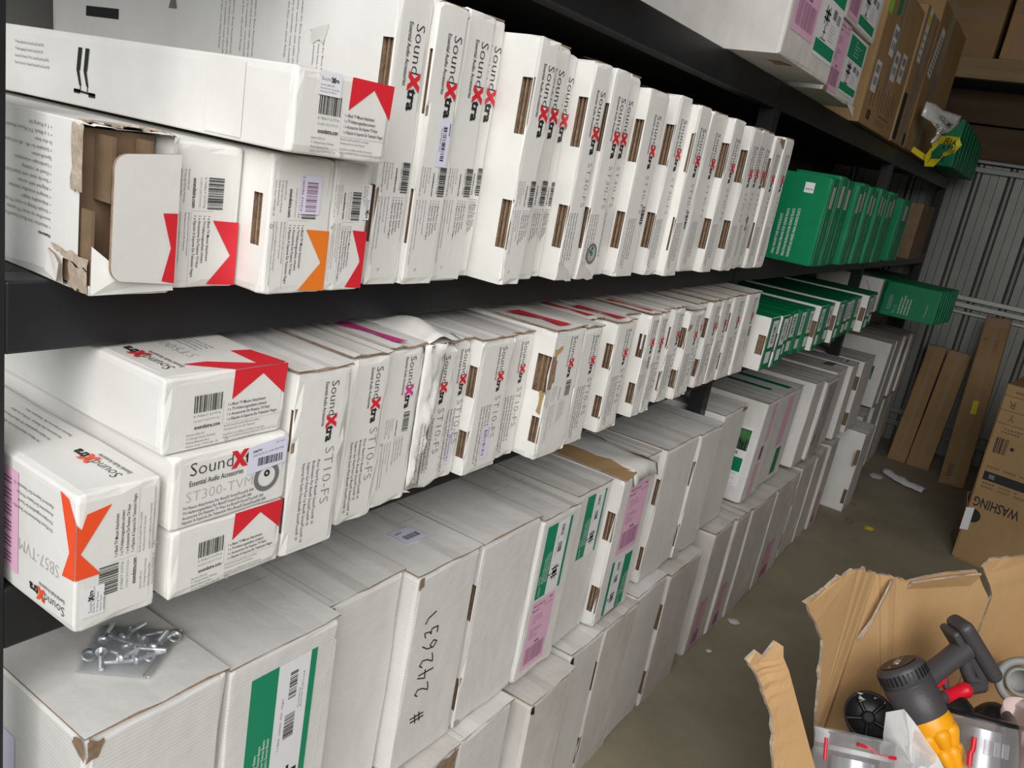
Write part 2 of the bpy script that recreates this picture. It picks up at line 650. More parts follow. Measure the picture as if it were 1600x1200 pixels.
# corrugated steel wall: flat panels split by narrow grooves, round tubes every 0.2 m
mb = MB()
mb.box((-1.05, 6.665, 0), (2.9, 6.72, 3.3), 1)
x = -0.98
while x < 2.75:
    for k in range(3):
        mb.box((x + 0.024 + k * 0.052, 6.64, 0.0), (x + 0.073 + k * 0.052, 6.668, 2.04), 0)
    mb.lathe((x, 6.642, 0), (x, 6.642, 2.04), [(0, 0.017), (1, 0.017)], 0, 14)
    x += 0.2025
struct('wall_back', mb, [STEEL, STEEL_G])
mb = MB()
mb.box((-0.97, 6.60, 1.125), (2.74, 6.64, 1.157))
mb.box((-0.97, 6.60, 1.075), (2.74, 6.636, 1.108))
mb.box((-0.97, 6.615, 1.03), (2.74, 6.64, 1.05))
struct('trim_1', mb, RAIL, bevel=0.003)
mb = MB()
mb.box((-0.97, 6.58, 2.045), (2.74, 6.64, 2.075))
mb.box((-0.97, 6.60, 1.985), (2.74, 6.64, 2.02))
mb.box((-0.97, 6.61, 0.21), (2.74, 6.64, 0.25))
mb.box((-0.97, 6.61, 0.12), (2.74, 6.64, 0.16))
struct('trim_2', mb, STEEL, bevel=0.003)

# ------------------------------------------------------------------ the black shelving rack (one thing)
Z1, Z2, Z3 = 1.07, 1.40, 1.911          # tops of the three decks
rack = empty('shelving_rack', (0, 0, 0), 'black steel shelving rack carrying all the boxes along the left wall', 'shelving')
POSTS = [(0.330, 0.384), (2.478, 2.524), (4.392, 4.440), (6.42, 6.465)]
for i, (a, b) in enumerate(POSTS):
    for x0, x1 in ((-0.163, -0.115), (-0.93, -0.882)):
        mb = MB()
        mb.box((x0, a, 0), (x1, b, 1.908))
        for q in range(37):
            z = 0.06 + q * 0.05
            mb.box((x1 - 0.0005, (a + b) / 2 - 0.006, z), (x1 + 0.0006, (a + b) / 2 + 0.006, z + 0.02), 1)
        mb.build('upright_post', [BLACK_M, P_BLK], rack)
    for z in (0.15, 0.75, 1.2, 1.6):
        mb = MB()
        mb.box((-0.882, (a + b) / 2 - 0.008, z), (-0.163, (a + b) / 2 + 0.008, z + 0.025))
        mb.build('side_brace', BLACK_M, rack)
for i in range(3):
    a, b = POSTS[i][1], POSTS[i + 1][0]
    for zt, zb in ((Z1, 0.995), (Z2, 1.326), (Z3, 1.836)):
        for x0, x1 in ((-0.158, -0.116), (-0.93, -0.89)):
            mb = MB()
            mb.box((x0, a + 0.0005, zb), (x1, b - 0.0005, zt - 0.001))
            mb.build('shelf_beam', BLACK_M, rack, bevel=0.003)
        mb = MB()
        mb.box((-0.89, a + 0.0005, zt - 0.022), (-0.158, b - 0.0005, zt - 0.001))
        mb.build('shelf_deck', DECK, rack)

# ------------------------------------------------------------------ timber loft along the back wall
loft = empty('timber_loft_shelf', (0.9, 6.3, 2.49), 'pale timber beam of a loft shelf high across the back wall', 'shelf')
mb = MB()
mb.box((-1.85, -0.30, 0.0), (1.83, -0.24, 0.122))
mb.build('front_beam', WOOD, loft, bevel=0.004)
mb = MB()
mb.box((-1.85, -0.24, 0.09), (1.83, 0.33, 0.12))
mb.build('loft_deck', WOOD_D, loft)
mb = MB()
for z in (-0.42, -0.20):
    mb.box((-1.85, 0.22, z), (1.83, 0.245, z + 0.205))
mb.build('back_boarding', WOOD_D, loft)


# ------------------------------------------------------------------ upper shelf: tall floor-stand boxes with the red X
def st30_front(wd, h, kind):
    p, q, bc = Pr(), Pr(), Pr()
    s = h / 0.352
    k = min(1.0, wd / 0.060)
    p.logo(0.55 * wd, 0.318 * s if kind == 0 else 0.310 * s, 0.100 * s, -90)
    if kind == 0:
        bc.bars(0.70 * wd, 0.118 * s, 0.92 * wd, 0.156 * s, BK, 24, 'v', seed=3)
        bc.text('0 743617 1 7736', 0.645 * wd, 0.155 * s, 0.034 * s, 0.0026, GY, -90)
        q.text('soundxtra.com', 0.50 * wd, 0.148 * s, 0.030 * s, 0.0034, BK, -90, 0.02)
        q.lines(['Exertis (UK) Ltd', '51 George House, Parkway', 'Harlow Business Park', 'Harlow, Essex CM19 5QF, UK'], 0.36 * wd, 0.154 * s, 0.037 * s, 0.0026, 0.0052 * k, GY, -90)
        q.lines(['1 x Black Floor Stand', '1 x Bodenstativ schwarz', '1 x Support Sur Pied Noir', '1 x Soporte De Suelo Negro'], 0.78 * wd, 0.112 * s, 0.052 * s, 0.0034, 0.0056 * k, BK, -90)
        q.lines(['Bose SoundTouch 30 not included', 'Manufactured in the UK.', '', 'SoundXtra is not affiliated with Bose', 'BOSE and SOUNDTOUCH are trademarks of Bose'][:2] + ['SoundXtra is not affiliated with Bose Corporation', 'BOSE and SOUNDTOUCH are trademarks of Bose Corporation'], 0.36 * wd, 0.112 * s, 0.086 * s, 0.0024, 0.006 * k, GY, -90)
        q.ring(0.33 * wd, 0.020 * s, 0.0012, 0.0021, LG, n=10)
    else:
        q.text('ST30-FS', 0.60 * wd, 0.198 * s, 0.073 * s, 0.0130, GY, -90, -0.024)
        q.lines(['Floor Stand For Bose\u00ae SoundTouch\u00ae 30', 'Bodenstativ F\u00fcr Bose\u00ae SoundTouch\u00ae 30', 'Support Sur Pied Pour Le Bose\u00ae SoundTouch\u00ae 30', 'Soporte De Suelo Para Bose\u00ae SoundTouch\u00ae 30'], 0.50 * wd, 0.114 * s, 0.098 * s, 0.0040, 0.0085 * k, BK, -90)
    return p, q, bc


NARROW = {}


def st30(i, x, y0, y1, h, kind, hole, desc, lean=0.0, extra=None, narrow=False):
    wd = y1 - y0 - 0.0015
    d = 0.76
    o = empty('floor_stand_box', (x, y0, Z2 + 0.0005), 'tall white box, ' + desc, 'box', 'tall white boxes on the upper shelf')
    hl = []
    if hole:
        hw = 0.020 if hole > 1 else 0.007
        hl = [('left', -hw, h * 0.62, -0.0025, h * 0.84), ('left', -hw, h * 0.155, -0.0025, h * 0.355)]
    carton_body(wd, h, d, hl, lean, 100 + i, 0.004, (2, 2, 6), (W_SAT,), parent=o)
    for _, a0, b0, a1, b1 in hl:
        recess(o, a0, b0, a1, b1, min(0.014, wd * 0.5), EDGE, lean, h)
    key = (round(wd, 3), round(h, 3), kind)
    p, q, bc = st30_front(wd, h, kind)
    ff = f_front(h, lean)
    put(o, 'logo_print', p, ff)
    put(o, 'text_print', q, ff)
    if kind == 0:
        put(o, 'barcode_print', bc, ff)
    # open top edge: brown cut line along the flap seam
    if i % 2 == 1 or i in (10, 18):
        mb = MB()
        a, b = (lean + 0.004, lean + wd - 0.004)
        mb.add([(-0.002, a, h + 0.0008), (-0.03, a, h + 0.004), (-0.03, b, h + 0.006), (-0.002, b, h + 0.0012)], [(0, 1, 2, 3)])
        mb.add([(-0.002, a, h - 0.001), (-0.002, b, h - 0.001), (-0.002, b, h + 0.0012), (-0.002, a, h + 0.0008)], [(0, 1, 2, 3)], 1)
        mb.build('top_flap', [W_SAT, EDGE], o)
    return o, wd, h, ff


# x of the front, y0, y1, height, print kind, hand hole (0 none, 1 slit, 2 open), lean
ST30 = [
    (-0.032, 0.780, 0.842, 0.356, 0, 2), (-0.024, 0.843, 0.908, 0.356, 0, 1), (-0.032, 0.909, 0.978, 0.362, 0, 0), (-0.052, 0.979, 1.026, 0.366, 0, 0),
    (0.008, 1.027, 1.084, 0.354, 0, 2), (-0.014, 1.085, 1.154, 0.357, 0, 0), (-0.028, 1.155, 1.197, 0.354, 0, 0), (0.004, 1.198, 1.257, 0.351, 1, 2),
    (0.006, 1.266, 1.330, 0.352, 1, 2), (-0.018, 1.331, 1.413, 0.356, 1, 0), (0.008, 1.415, 1.489, 0.342, 1, 2), (0.006, 1.564, 1.606, 0.350, 1, 2),
    (0.021, 1.607, 1.672, 0.342, 1, 1), (-0.005, 1.742, 1.840, 0.346, 1, 0), (0.011, 1.841, 1.912, 0.345, 1, 2), (0.010, 1.975, 2.052, 0.342, 1, 2),
    (0.000, 2.053, 2.126, 0.347, 1, 0), (-0.006, 2.127, 2.190, 0.347, 1, 0), (0.000, 2.191, 2.262, 0.341, 1, 2), (0.003, 2.263, 2.340, 0.348, 1, 0)]
ST30[9] = (-0.018, 1.331, 1.414, 0.356, 1, 0)
ST30[10] = (0.002, 1.4155, 1.500, 0.342, 1, 2)
ST30[11] = (0.004, 1.545, 1.606, 0.350, 1, 2)
ST30.insert(11, (-0.030, 1.501, 1.544, 0.346, 1, 0))
ST30.insert(14, (-0.014, 1.673, 1.741, 0.344, 1, 0))
DESC30 = ['leftmost, pale long side exposed beside the stacked boxes', 'second from the left on the upper shelf', 'third from left, white tape wrapped at its foot',
          'fourth from left, set slightly back', 'fifth from left, standing proud with two open hand holes', 'sixth from left, barcode low on it', 'seventh from left, narrow sliver set back',
          'eighth from left, foot corner scuffed', 'ninth from left, round grey sticker low on it', 'tenth from left, set back', 'eleventh from left, rounded foot flap', 'twelfth from left, thin and set back',
          'thirteenth from left, with hand holes', 'fourteenth from left, thin hand slit on its side', 'fifteenth from left, set back', 'sixteenth from left, wide face', 'seventh from the right end, two hand holes',
          'sixth from the right end, two hand holes', 'fifth from the right end', 'fourth from the right end', 'third from right end, torn open top', 'second from the right end with hand holes', 'rightmost, next to the green boxes']
for i in range(9, len(ST30)):
    n = len(ST30) - i
    look = {0: 'plain closed side, ', 1: 'thin slit hand hole, ', 2: 'two open hand holes, '}[ST30[i][5]]
    DESC30[i:i + 1] = [look + ((ORD[i] + ' from the left end of its row') if i < 12 else (ORD[n - 1] + ' from the green boxes' if n > 1 else 'last one, touching the green boxes'))]
DESC30 = DESC30[:len(ST30)]
for i, (x, y0, y1, h, kind, hole) in enumerate(ST30):
    ln = 0.0
    o, wd, h, ff = st30(i, x, y0, y1, h, kind, hole, DESC30[i], ln)
    if i == 0:                                   # printed long side facing the camera
        p = Pr()
        for a, b, n in ((-0.30, 0.335, 4), (-0.255, 0.335, 4), (-0.165, 0.335, 4), (-0.12, 0.30, 3)):
            p.lines(['Suitable for Bose SoundTouch 30 speaker', 'Heavy steel base with cable channel', 'Easy to assemble, tools included', 'In the box: one stand, fixings'][:n], 0.76 + a, b, 0.11, 0.003, 0.0085, GY, -90)
            put(o, 'side_text_print', p, f_left(0.76))
            p = Pr()
        p.poly([(0.315, 0.306), (0.335, 0.306), (0.326, 0.336)], GY)
        put(o, 'arrow_mark', p, f_left(0.76))
        p = Pr()
        p.rect(0.10, 0.282, 0.19, 0.297, BK)
        put(o, 'black_bar_mark', p, f_left(0.76))
        patch(o, 'torn_patch', jag([(-0.145, 0.30), (-0.115, 0.305), (-0.118, 0.285), (-0.14, 0.283)], 4, 0.003), lambda u, v, l: (u, -0.0012, v), W_DIRT)
    if i == 1:
        p = Pr()
        p.rect(0.50 * wd, 0.158, 0.86 * wd, 0.218, LL)
        p.bars(0.62 * wd, 0.166, 0.74 * wd, 0.210, BK, 24, 'v', seed=9)
        p.text('246729', 0.80 * wd, 0.215, 0.016, 0.003, BK, -90, 0.02)
        p.text('SX30FSBLK1021', 0.55 * wd, 0.208, 0.03, 0.003, GY, -90)
        put(o, 'barcode_sticker', p, ff)
    if i == 2:                                   # wrinkled tape at the foot
        patch(o, 'clear_tape', jag([(0.01, 0.002), (wd - 0.002, 0.002), (wd - 0.002, 0.085), (0.045, 0.06)], 5, 0.002), ff, W_SAT)
    if i == 8:
        p = Pr()
        p.ring(0.55 * wd, 0.046, 0.0, 0.0185, LG, 1)
        p.ring(0.55 * wd, 0.046, 0.0135, 0.0185, GY, 2)
        p.ring(0.55 * wd, 0.046, 0.0, 0.0045, GN, 2, 12)
        p.ring(0.55 * wd, 0.055, 0.001, 0.003, BK, 2, 10)
        p.ring(0.45 * wd, 0.05, 0.001, 0.003, BK, 2, 10)
        put(o, 'round_sticker', p, ff)
    if i in (7, 8):
        patch(o, 'scuffed_foot', jag([(0.001, 0.0), (wd * 0.9, 0.0), (wd * 0.6, 0.018), (0.001, 0.03)], 6 + i, 0.003), ff, W_DIRT)
    if i in (10, 13, 18):
        p = Pr()
        p.bars(0.74 * wd, 0.10, 0.90 * wd, 0.135, BK, 14, 'v', seed=i)
        put(o, 'barcode_print', p, ff)
    if i == 20:
        patch(o, 'torn_top', jag([(0.03, h - 0.012), (wd - 0.001, h - 0.022), (wd - 0.001, h), (0.03, h)], 8, 0.003), ff, EDGE)


# ------------------------------------------------------------------ TV mount boxes: long cartons seen end-on
def tv_end(W, H, col, T=None, sticker=False):
    """end panel print laid out on a W x H landscape panel, split into logo-shape, barcode, text"""
    k, b, t = Pr(T), Pr(T), Pr(T)
    k.poly([(0.53 * W, H), (0.99 * W, H), (0.975 * W, 0.56 * H), (0.77 * W, 0.90 * H)], col)
    k.poly([(0.53 * W, H), (0.77 * W, 0.90 * H), (0.52 * W, 0.60 * H)], col)
    b.bars(0.225 * W, 0.50 * H, 0.44 * W, 0.73 * H, BK, 24, 'u', seed=11)
    b.text('0 743617 217716', 0.225 * W, 0.44 * H, 0.21 * W, 0.030 * H, GY)
    b.text('SX4BST300TVM1021', 0.225 * W, 0.375 * H, 0.21 * W, 0.030 * H, LG)
    t.text('soundxtra.com', 0.235 * W, 0.28 * H, 0.20 * W, 0.052 * H, BK, 0, 0.02)
    t.lines(['Exertis (UK) Ltd', '51 George House, Parkway', 'Harlow Business Park', 'Harlow, Essex CM19 5QF, UK'], 0.18 * W, 0.205 * H, 0.25 * W, 0.026 * H, 0.052 * H, GY)
    t.lines(['1 x Black TV Mount Attachment', '1 x TV-Halterungsaufsatz schwarz', '1 x Accessoires De Fixation TV Noir', '1 x Fijaci\u00f3n A Soporte De Televisi\u00f3n Negra'], 0.49 * W, 0.52 * H, 0.43 * W, 0.040 * H, 0.068 * H, BK, 0, 0.006)
    t.lines(['Bose\u00ae SoundTouch\u00ae 300 not included', 'Manufactured in the UK. Patented.'], 0.47 * W, 0.235 * H, 0.30 * W, 0.024 * H, 0.05 * H, GY)
    t.lines(['SoundXtra is not affiliated with Bose Corporation', 'BOSE and SOUNDTOUCH are trademarks of Bose Corporation'], 0.47 * W, 0.115 * H, 0.46 * W, 0.024 * H, 0.045 * H, GY)
    t.rect(0.465 * W, 0.275 * H, 0.96 * W, 0.279 * H, LG)
    t.rect(0.455 * W, 0.275 * H, 0.457 * W, 0.60 * H, LG)
    t.ring(0.50 * W, 0.045 * H, 0.016 * H, 0.028 * H, LG, n=12)
    return k, b, t


def tv_box(x, y0, y1, z0, h, d, label, col=RD, mode='flat', seed=0, holes=(), prints=True, name='tv_mount_box', group='long TV mount boxes stacked at the left end'):
    wd = y1 - y0
    o = empty(name, (x, y0, z0), label, 'box', group)
    carton_body(wd, h, d, holes, 0, seed, 0.003, (4, 4, 3), (W_SAT,), parent=o)
    if prints:
        if mode == 'flat':
            T, W, H = None, wd, h
        elif mode == 'cw':
            W, H = h, wd
            T = lambda u, v: (v, W - u)
        k, b, t = tv_end(W, H, col, T)
        put(o, 'X_mark', k, f_front())
        put(o, 'barcode_print', b, f_front())
        put(o, 'text_print', t, f_front())
    return o, wd, h


def bracket(p, u, v, s, mi=BK, layer=1, rot=0):
    """wall-mount pictogram: two bent rails on a short cross bar"""
    for k in (0, 0.30):
        p.poly([(u + k * s, v + 1.0 * s), (u + (k + 0.16) * s, v + 1.0 * s), (u + (k + 0.09) * s, v + 0.5 * s), (u + (k - 0.06) * s, v + 0.5 * s)], mi, layer)
        p.poly([(u + (k - 0.06) * s, v + 0.5 * s), (u + (k + 0.06) * s, v + 0.5 * s), (u + (k + 0.16) * s, v + 0.16 * s), (u + (k + 0.08) * s, v + 0.16 * s)], mi, layer)
        p.rect(u + (k + 0.11) * s, v + 0.03 * s, u + (k + 0.14) * s, v + 0.2 * s, mi, layer)
    p.poly([(u - 0.15 * s, v + 0.02 * s), (u + 0.75 * s, v - 0.02 * s), (u + 0.75 * s, v + 0.02 * s), (u - 0.15 * s, v + 0.07 * s)], mi, layer)
    p.rect(u - 0.15 * s, v - 0.02 * s, u + 0.12 * s, v + 0.07 * s, mi, layer)
    p.rect(u + 0.48 * s, v - 0.06 * s, u + 0.75 * s, v + 0.04 * s, mi, layer)


ZB = Z2 + 0.0005
# torn box, leftmost
o = empty('tv_mount_box', (-0.042, 0.424, ZB), 'torn white long box with ripped open corner, leftmost on the upper shelf', 'box', 'long TV mount boxes stacked at the left end')
wd, h, d = 0.085, 0.156, 0.62
HL = [('left', -0.022, h * 0.06, 0.0, h * 0.985), ('left', -0.048, 0.0, -0.004, h * 0.17), ('front', 0.0, h * 0.12, wd * 0.93, h * 0.99), ('top', -0.024, 0.0, 0.0, wd * 0.86)]
HL[3] = ('top', -0.024, 0.0, 0.0, wd * 0.86)
carton_body(wd, h, d, HL, 0, 31, 0.003, (6, 4, 5), (W_SAT,), parent=o)
mb = MB()
mb.box((-0.30, 0.004, 0.004), (-0.035, wd - 0.004, h - 0.006))
mb.box((-0.035, 0.003, 0.004), (-0.006, 0.006, h * 0.5))
mb.box((-0.034, 0.02, h * 0.55), (-0.006, 0.024, h - 0.01))
mb.box((-0.030, 0.058, h * 0.6), (-0.006, 0.061, h - 0.01))
mb.build('inner_packing', KRAFT_D, o)
mb = MB()                                           # white end flap pushed outwards, rounded corners
n, pts = 7, []
u0, u1, v0, v1, rr = 0.012, wd - 0.001, h * 0.10, h * 0.86, 0.014
for cu, cv, a0 in ((u0 + rr, v1 - rr, 90), (u0 + rr, v0 + rr, 180)):
    for k in range(n):
        a = math.radians(a0 + 90 * k / (n - 1))
        pts.append((cu + rr * math.cos(a), cv + rr * math.sin(a)))
pts += [(u1, v0 - 0.006), (u1, v1 + 0.004)]
mb.add([(0.004 + 0.008 * (1 - (u / wd)), u, v) for u, v in pts], [list(range(len(pts)))])
fl = mb.build('torn_end_flap', [W_SAT, EDGE], o, solid=0.003, rim=1)
p = Pr()
p.poly([(0.066, h * 0.52), (wd - 0.002, h * 0.52), (wd - 0.002, h * 0.07), (0.068, h * 0.09), (wd - 0.008, h * 0.30)], RD)
put(o, 'X_mark', p, lambda u, v, l: (0.0062 + 0.008 * (1 - u / wd) + 0.0004 * l, u, v))
mb = MB()
mb.add([(0.0, 0.0, h * 0.005), (0.002, wd, h * 0.02), (0.003, wd - 0.004, h * 0.10), (0.006, 0.03, h * 0.14), (-0.002, 0.001, h * 0.30)], [(0, 1, 2, 3, 4)])
mb.build('lower_flap', [W_SAT, EDGE], o, solid=0.002, rim=1)
for nm, pp in (('torn_side_strip', [(-0.034, h * 0.60), (-0.018, h * 0.60), (-0.016, h * 0.99), (-0.036, h * 0.97)]), ('torn_side_strip', [(-0.066, h * 0.24), (-0.004, h * 0.22), (-0.004, h * 0.15), (-0.046, h * 0.17)]), ('torn_side_strip', [(-0.034, 0.002), (-0.004, 0.002), (-0.004, h * 0.16), (-0.036, h * 0.16)])):
    patch(o, nm, jag(pp, 3, 0.0025, 5), lambda u, v, l: (u, -0.0015, v), TORN)
mb = MB()
mb.add([(-0.070, -0.004, 0.01), (-0.046, -0.006, 0.004), (-0.042, -0.006, h * 0.14), (-0.052, -0.005, h * 0.185), (-0.070, -0.002, h * 0.2)], [(0, 1, 2, 3, 4)])
mb.build('lower_flap', [W_SAT, EDGE], o, solid=0.002, rim=1)
mb = MB()
r = random.Random(5)
ring = [(-0.026, 0.002), (-0.026, 0.02), (-0.027, 0.04), (-0.025, 0.06), (-0.012, 0.074), (-0.002, 0.078)]
for a, b in zip(ring, ring[1:]):
    for k in range(4):
        t0, t1 = k / 4, (k + 1) / 4
        p0 = (a[0] + (b[0] - a[0]) * t0, a[1] + (b[1] - a[1]) * t0)
        p1 = (a[0] + (b[0] - a[0]) * t1, a[1] + (b[1] - a[1]) * t1)
        z = h + r.uniform(0.0, 0.003)
        mb.add([(p0[0] - 0.006, p0[1], h + 0.0005), (p1[0] - 0.006, p1[1], h + 0.0005), (p1[0] + r.uniform(0.0, 0.006), p1[1], z - 0.002), (p0[0] + r.uniform(0.0, 0.006), p0[1], z - 0.002)], [(0, 1, 2, 3)])
mb.build('torn_top_rim', TORN, o, solid=0.002)
p = Pr()
p.text('Features:', d - 0.07, h * 0.28, 0.022, 0.003, BK, 180, 0.03)
p.lines(['\u2022 Attaches the Bose SoundTouch', '  soundbar to most TV stands', '\u2022 Simple fitting to most TV mounts', '\u2022 Adjustable height', '\u2022 Integral soundbar bracket', '\u2022 Aligned with screen', '\u2022 Sturdy steel with black finish', '\u2022 Fixed or rotating', '\u2022 Landscape orientation', 'Specification', '\u2022 Suitable for 40 - 65 inch screens', 'In the box:', '\u2022 1 x Black TV Mount Attachment', '\u2022 1 x Fixing kit'], d - 0.07, h * 0.335, 0.10, 0.0034, 0.0072, GY, 180)
put(o, 'side_print', p, f_left(d))

tv_box(-0.056, 0.513, 0.596, ZB, 0.150, 0.62, 'white long box standing with a red X mark, second beside the torn box', RD, 'cw', 32)
o, wd, h = tv_box(-0.012, 0.599, 0.688, ZB, 0.152, 0.62, 'white long box with an orange X mark, standing proud on the upper shelf', OR, 'cw', 33, [('left', -0.026, 0.052, -0.012, 0.108)])
recess(o, -0.026, 0.052, -0.012, 0.108, 0.01)
p = Pr()
p.rect(0.44 * wd, 0.090, 0.78 * wd, 0.132, LL, 3)
p.bars(0.54 * wd, 0.093, 0.72 * wd, 0.125, PD, 22, 'v', 4, seed=5)
p.text('5 060086 410416', 0.46 * wd, 0.131, 0.038, 0.0035, PD, -90, 0, 4)
put(o, 'barcode_sticker', p, f_front())
o, wd, h = tv_box(-0.014, 0.690, 0.752, ZB, 0.152, 0.62, 'white long box with small red X mark, between orange X box and tall boxes', RD, 'cw', 34)
p = Pr()
p.rect(0.80 * wd, 0.086, 0.985 * wd, 0.128, LW, 3)
p.logo(0.90 * wd, 0.110, 0.022, -90, BK, 4, False)
p.lines(['Serial No. SX0000031005', '51 George House', 'Harlow, Essex'], 0.86 * wd, 0.126, 0.034, 0.0018, 0.0025, GY, -90, 0, 4)
put(o, 'serial_sticker', p, f_front())

# long box lying on top of the four
HT = 0.084
o, wd, h = tv_box(0.030, 0.582, 0.722, ZB + 0.1565, HT, 0.72, 'long white box lying flat across the standing boxes, bracket drawing on side', RD, 'flat', 35)
p = Pr()
p.rect(0.20 * wd, 0.72 * h, 0.42 * wd, 1.0 * h, LW, 3)
p.logo(0.22 * wd, 0.89 * h, 0.024, 0, BK, 4, False)
p.lines(['Serial No. SX0000123592', 'Exertis (UK) Ltd, 51 George House', 'Harlow, Essex CM19 5QF, UK'], 0.215 * wd, 0.83 * h, 0.026, 0.0017, 0.0032, GY, 0, 0, 4)
put(o, 'serial_sticker', p, f_front())
p = Pr()
D = 0.72
bracket(p, D - 0.385, 0.016, 0.052)
put(o, 'bracket_picture', p, f_left(D))
p = Pr()
p.lines(['TV Mount Attachment For Bose\u00ae SoundTouch\u00ae 300', 'TV-Halterungsaufsatz F\u00fcr Bose\u00ae SoundTouch\u00ae 300', 'Accessoires De Fixation TV Pour Le Bose\u00ae SoundTouch\u00ae 300', 'Fijaci\u00f3n A Soporte De Televisi\u00f3n Para Bose\u00ae SoundTouch\u00ae 300'], D - 0.535, 0.062, 0.085, 0.0036, 0.0085, GY)
put(o, 'side_print', p, f_left(D))
patch(o, 'clear_tape', [(-0.135, 0.004), (-0.075, 0.004), (-0.075, HT - 0.004), (-0.135, HT - 0.004)], lambda u, v, l: (u, -0.0012, v), W_SAT)


# ------------------------------------------------------------------ middle shelf, left end
YB = Z1 + 0.0005
o, wd, h = tv_box(0.008, 0.493, 0.643, YB, 0.083, 0.45, 'white TV mount box with red X corner, bottom of the stack of three', RD, 'flat', 41, group='stack of three TV mount boxes')
o, wd, h = tv_box(0.008, 0.489, 0.643, YB + 0.0845, 0.083, 0.45, 'white TV mount box with big word mark and barcode sticker, middle of three', RD, 'flat', 42, prints=False, group='stack of three TV mount boxes')
p, q, st = Pr(), Pr(), Pr()
p.logo(0.13 * wd, 0.72 * h, 0.62 * wd)
q.text('ST300-TVM', 0.11 * wd, 0.36 * h, 0.56 * wd, 0.15 * h, LG, 0, -0.02)
q.lines(['TV Mount Attachment For Bose\u00ae SoundTouch\u00ae 300', 'TV-Halterungsaufsatz F\u00fcr Bose\u00ae SoundTouch\u00ae 300', 'Accessoire De Fixation TV Pour Le Bose\u00ae SoundTouch\u00ae 300', 'Fijaci\u00f3n A Soporte De Televisi\u00f3n Para Bose\u00ae SoundTouch\u00ae 300'], 0.09 * wd, 0.26 * h, 0.72 * wd, 0.042 * h, 0.066 * h, BK)
q.ring(0.80 * wd, 0.42 * h, 0.15 * h, 0.22 * h, GY, 1)
q.ring(0.80 * wd, 0.47 * h, 0.02 * h, 0.05 * h, BK, 1)
st.poly([(0.61 * wd, 0.52 * h), (0.97 * wd, 0.58 * h), (0.97 * wd, 0.99 * h), (0.61 * wd, 0.92 * h)], LL, 3)
st.bars(0.70 * wd, 0.62 * h, 0.93 * wd, 0.74 * h, BK, 26, 'u', 4, seed=8)
st.text('246701', 0.65 * wd, 0.83 * h, 0.08 * wd, 0.035 * h, BK, 4, 0.03, 4)
st.text('SX4BST300TVM 1021  SX/BH ST300TVM/BK', 0.65 * wd, 0.77 * h, 0.29 * wd, 0.03 * h, GY, 4, 0, 4)
st.text('22-14-31', 0.86 * wd, 0.90 * h, 0.08 * wd, 0.03 * h, GY, 4, 0, 4)
put(o, 'logo_print', p, f_front())
put(o, 'text_print', q, f_front())
put(o, 'barcode_sticker', st, f_front())
o, wd, h = tv_box(-0.002, 0.480, 0.639, YB + 0.169, 0.083, 0.45, 'white TV mount box with red X over its top edge, topmost of the stack', RD, 'flat', 43, group='stack of three TV mount boxes')
p = Pr()
d = 0.45
mp = lambda u, v, l: (-v, u, h + OFF + STEP * l)
p.poly([(0.54 * wd, 0), (0.98 * wd, 0), (0.76 * wd, 0.010)], RD)
p.poly([(0.54 * wd, 0), (0.76 * wd, 0.010), (0.46 * wd, 0.035), (0.28 * wd, 0.036)], RD)
p.poly([(0.76 * wd, 0.010), (0.98 * wd, 0), (0.93 * wd, 0.055), (0.78 * wd, 0.06)], RD)
p.logo(0.20 * wd, 0.028, 0.085, 90)
p.text('ST500', 0.50 * wd, 0.055, 0.06, 0.014, LG, 90, -0.02)
p.lines(['TV Mount Attachment For Bose', 'TV-Halterungsaufsatz F\u00fcr Bose', 'Accessoires De Fixation TV Pour', 'Fijaci\u00f3n A Soporte De Televisi\u00f3n'], 0.58 * wd, 0.075, 0.08, 0.0035, 0.007, GY, 90)
put(o, 'top_print', p, mp)

# big-X box sticking out at the far left
o, wd, h = tv_box(0.002, 0.393, 0.481, YB, 0.150, 0.45, 'white box with a large orange-red X wrapping its corner, far left middle shelf', VE, 'flat', 44, prints=False, group='boxes at the left end of the middle shelf')
k, b, t = Pr(), Pr(), Pr()
k.poly([(0, 0.585 * h), (0.05 * wd, 0.585 * h), (0.055 * wd, 0.76 * h), (0, 0.80 * h)], VE)
k.poly([(0.05 * wd, 0.585 * h), (0.39 * wd, 0.89 * h), (0.11 * wd, 0.86 * h), (0.055 * wd, 0.76 * h)], VE)
k.poly([(0, 0.585 * h), (0, 0.40 * h), (0.29 * wd, 0.40 * h), (0.05 * wd, 0.585 * h)], VE)
T = lambda u, v: (wd - v, u)
k2, b2, t2 = tv_end(h, wd, VE, T)
sp = Pr()
sp.rect(0.08 * wd, 0.10 * h, 0.34 * wd, 0.32 * h, LW, 2)
sp.logo(0.20 * wd, 0.13 * h, 0.025, 90, BK, 3, False)
sp.lines(['Serial No. SX00001219', '51 George House', 'Harlow, Essex', 'CM19 5QF, UK'], 0.23 * wd, 0.12 * h, 0.03, 0.0022, 0.0035, GY, 90, 0, 3)
put(o, 'X_mark', k, f_front())
put(o, 'barcode_print', b2, f_front())
put(o, 'text_print', t2, f_front())
put(o, 'serial_sticker', sp, f_front())
d = 0.45
p, q, st = Pr(), Pr(), Pr()
p.poly([(d, 0.80 * h), (d, 0.58 * h), (d - 0.010, 0.58 * h)], VE)
p.poly([(d, 0.58 * h), (d, 0.40 * h), (d - 0.022, 0.38 * h), (d - 0.010, 0.58 * h)], VE)
p.poly([(d, 0.80 * h), (d - 0.010, 0.58 * h), (d - 0.028, 0.97 * h), (d - 0.013, 0.95 * h)], VE)
p.logo(d - 0.016, 0.085 * h + 0.010, 0.066, 180, VE)
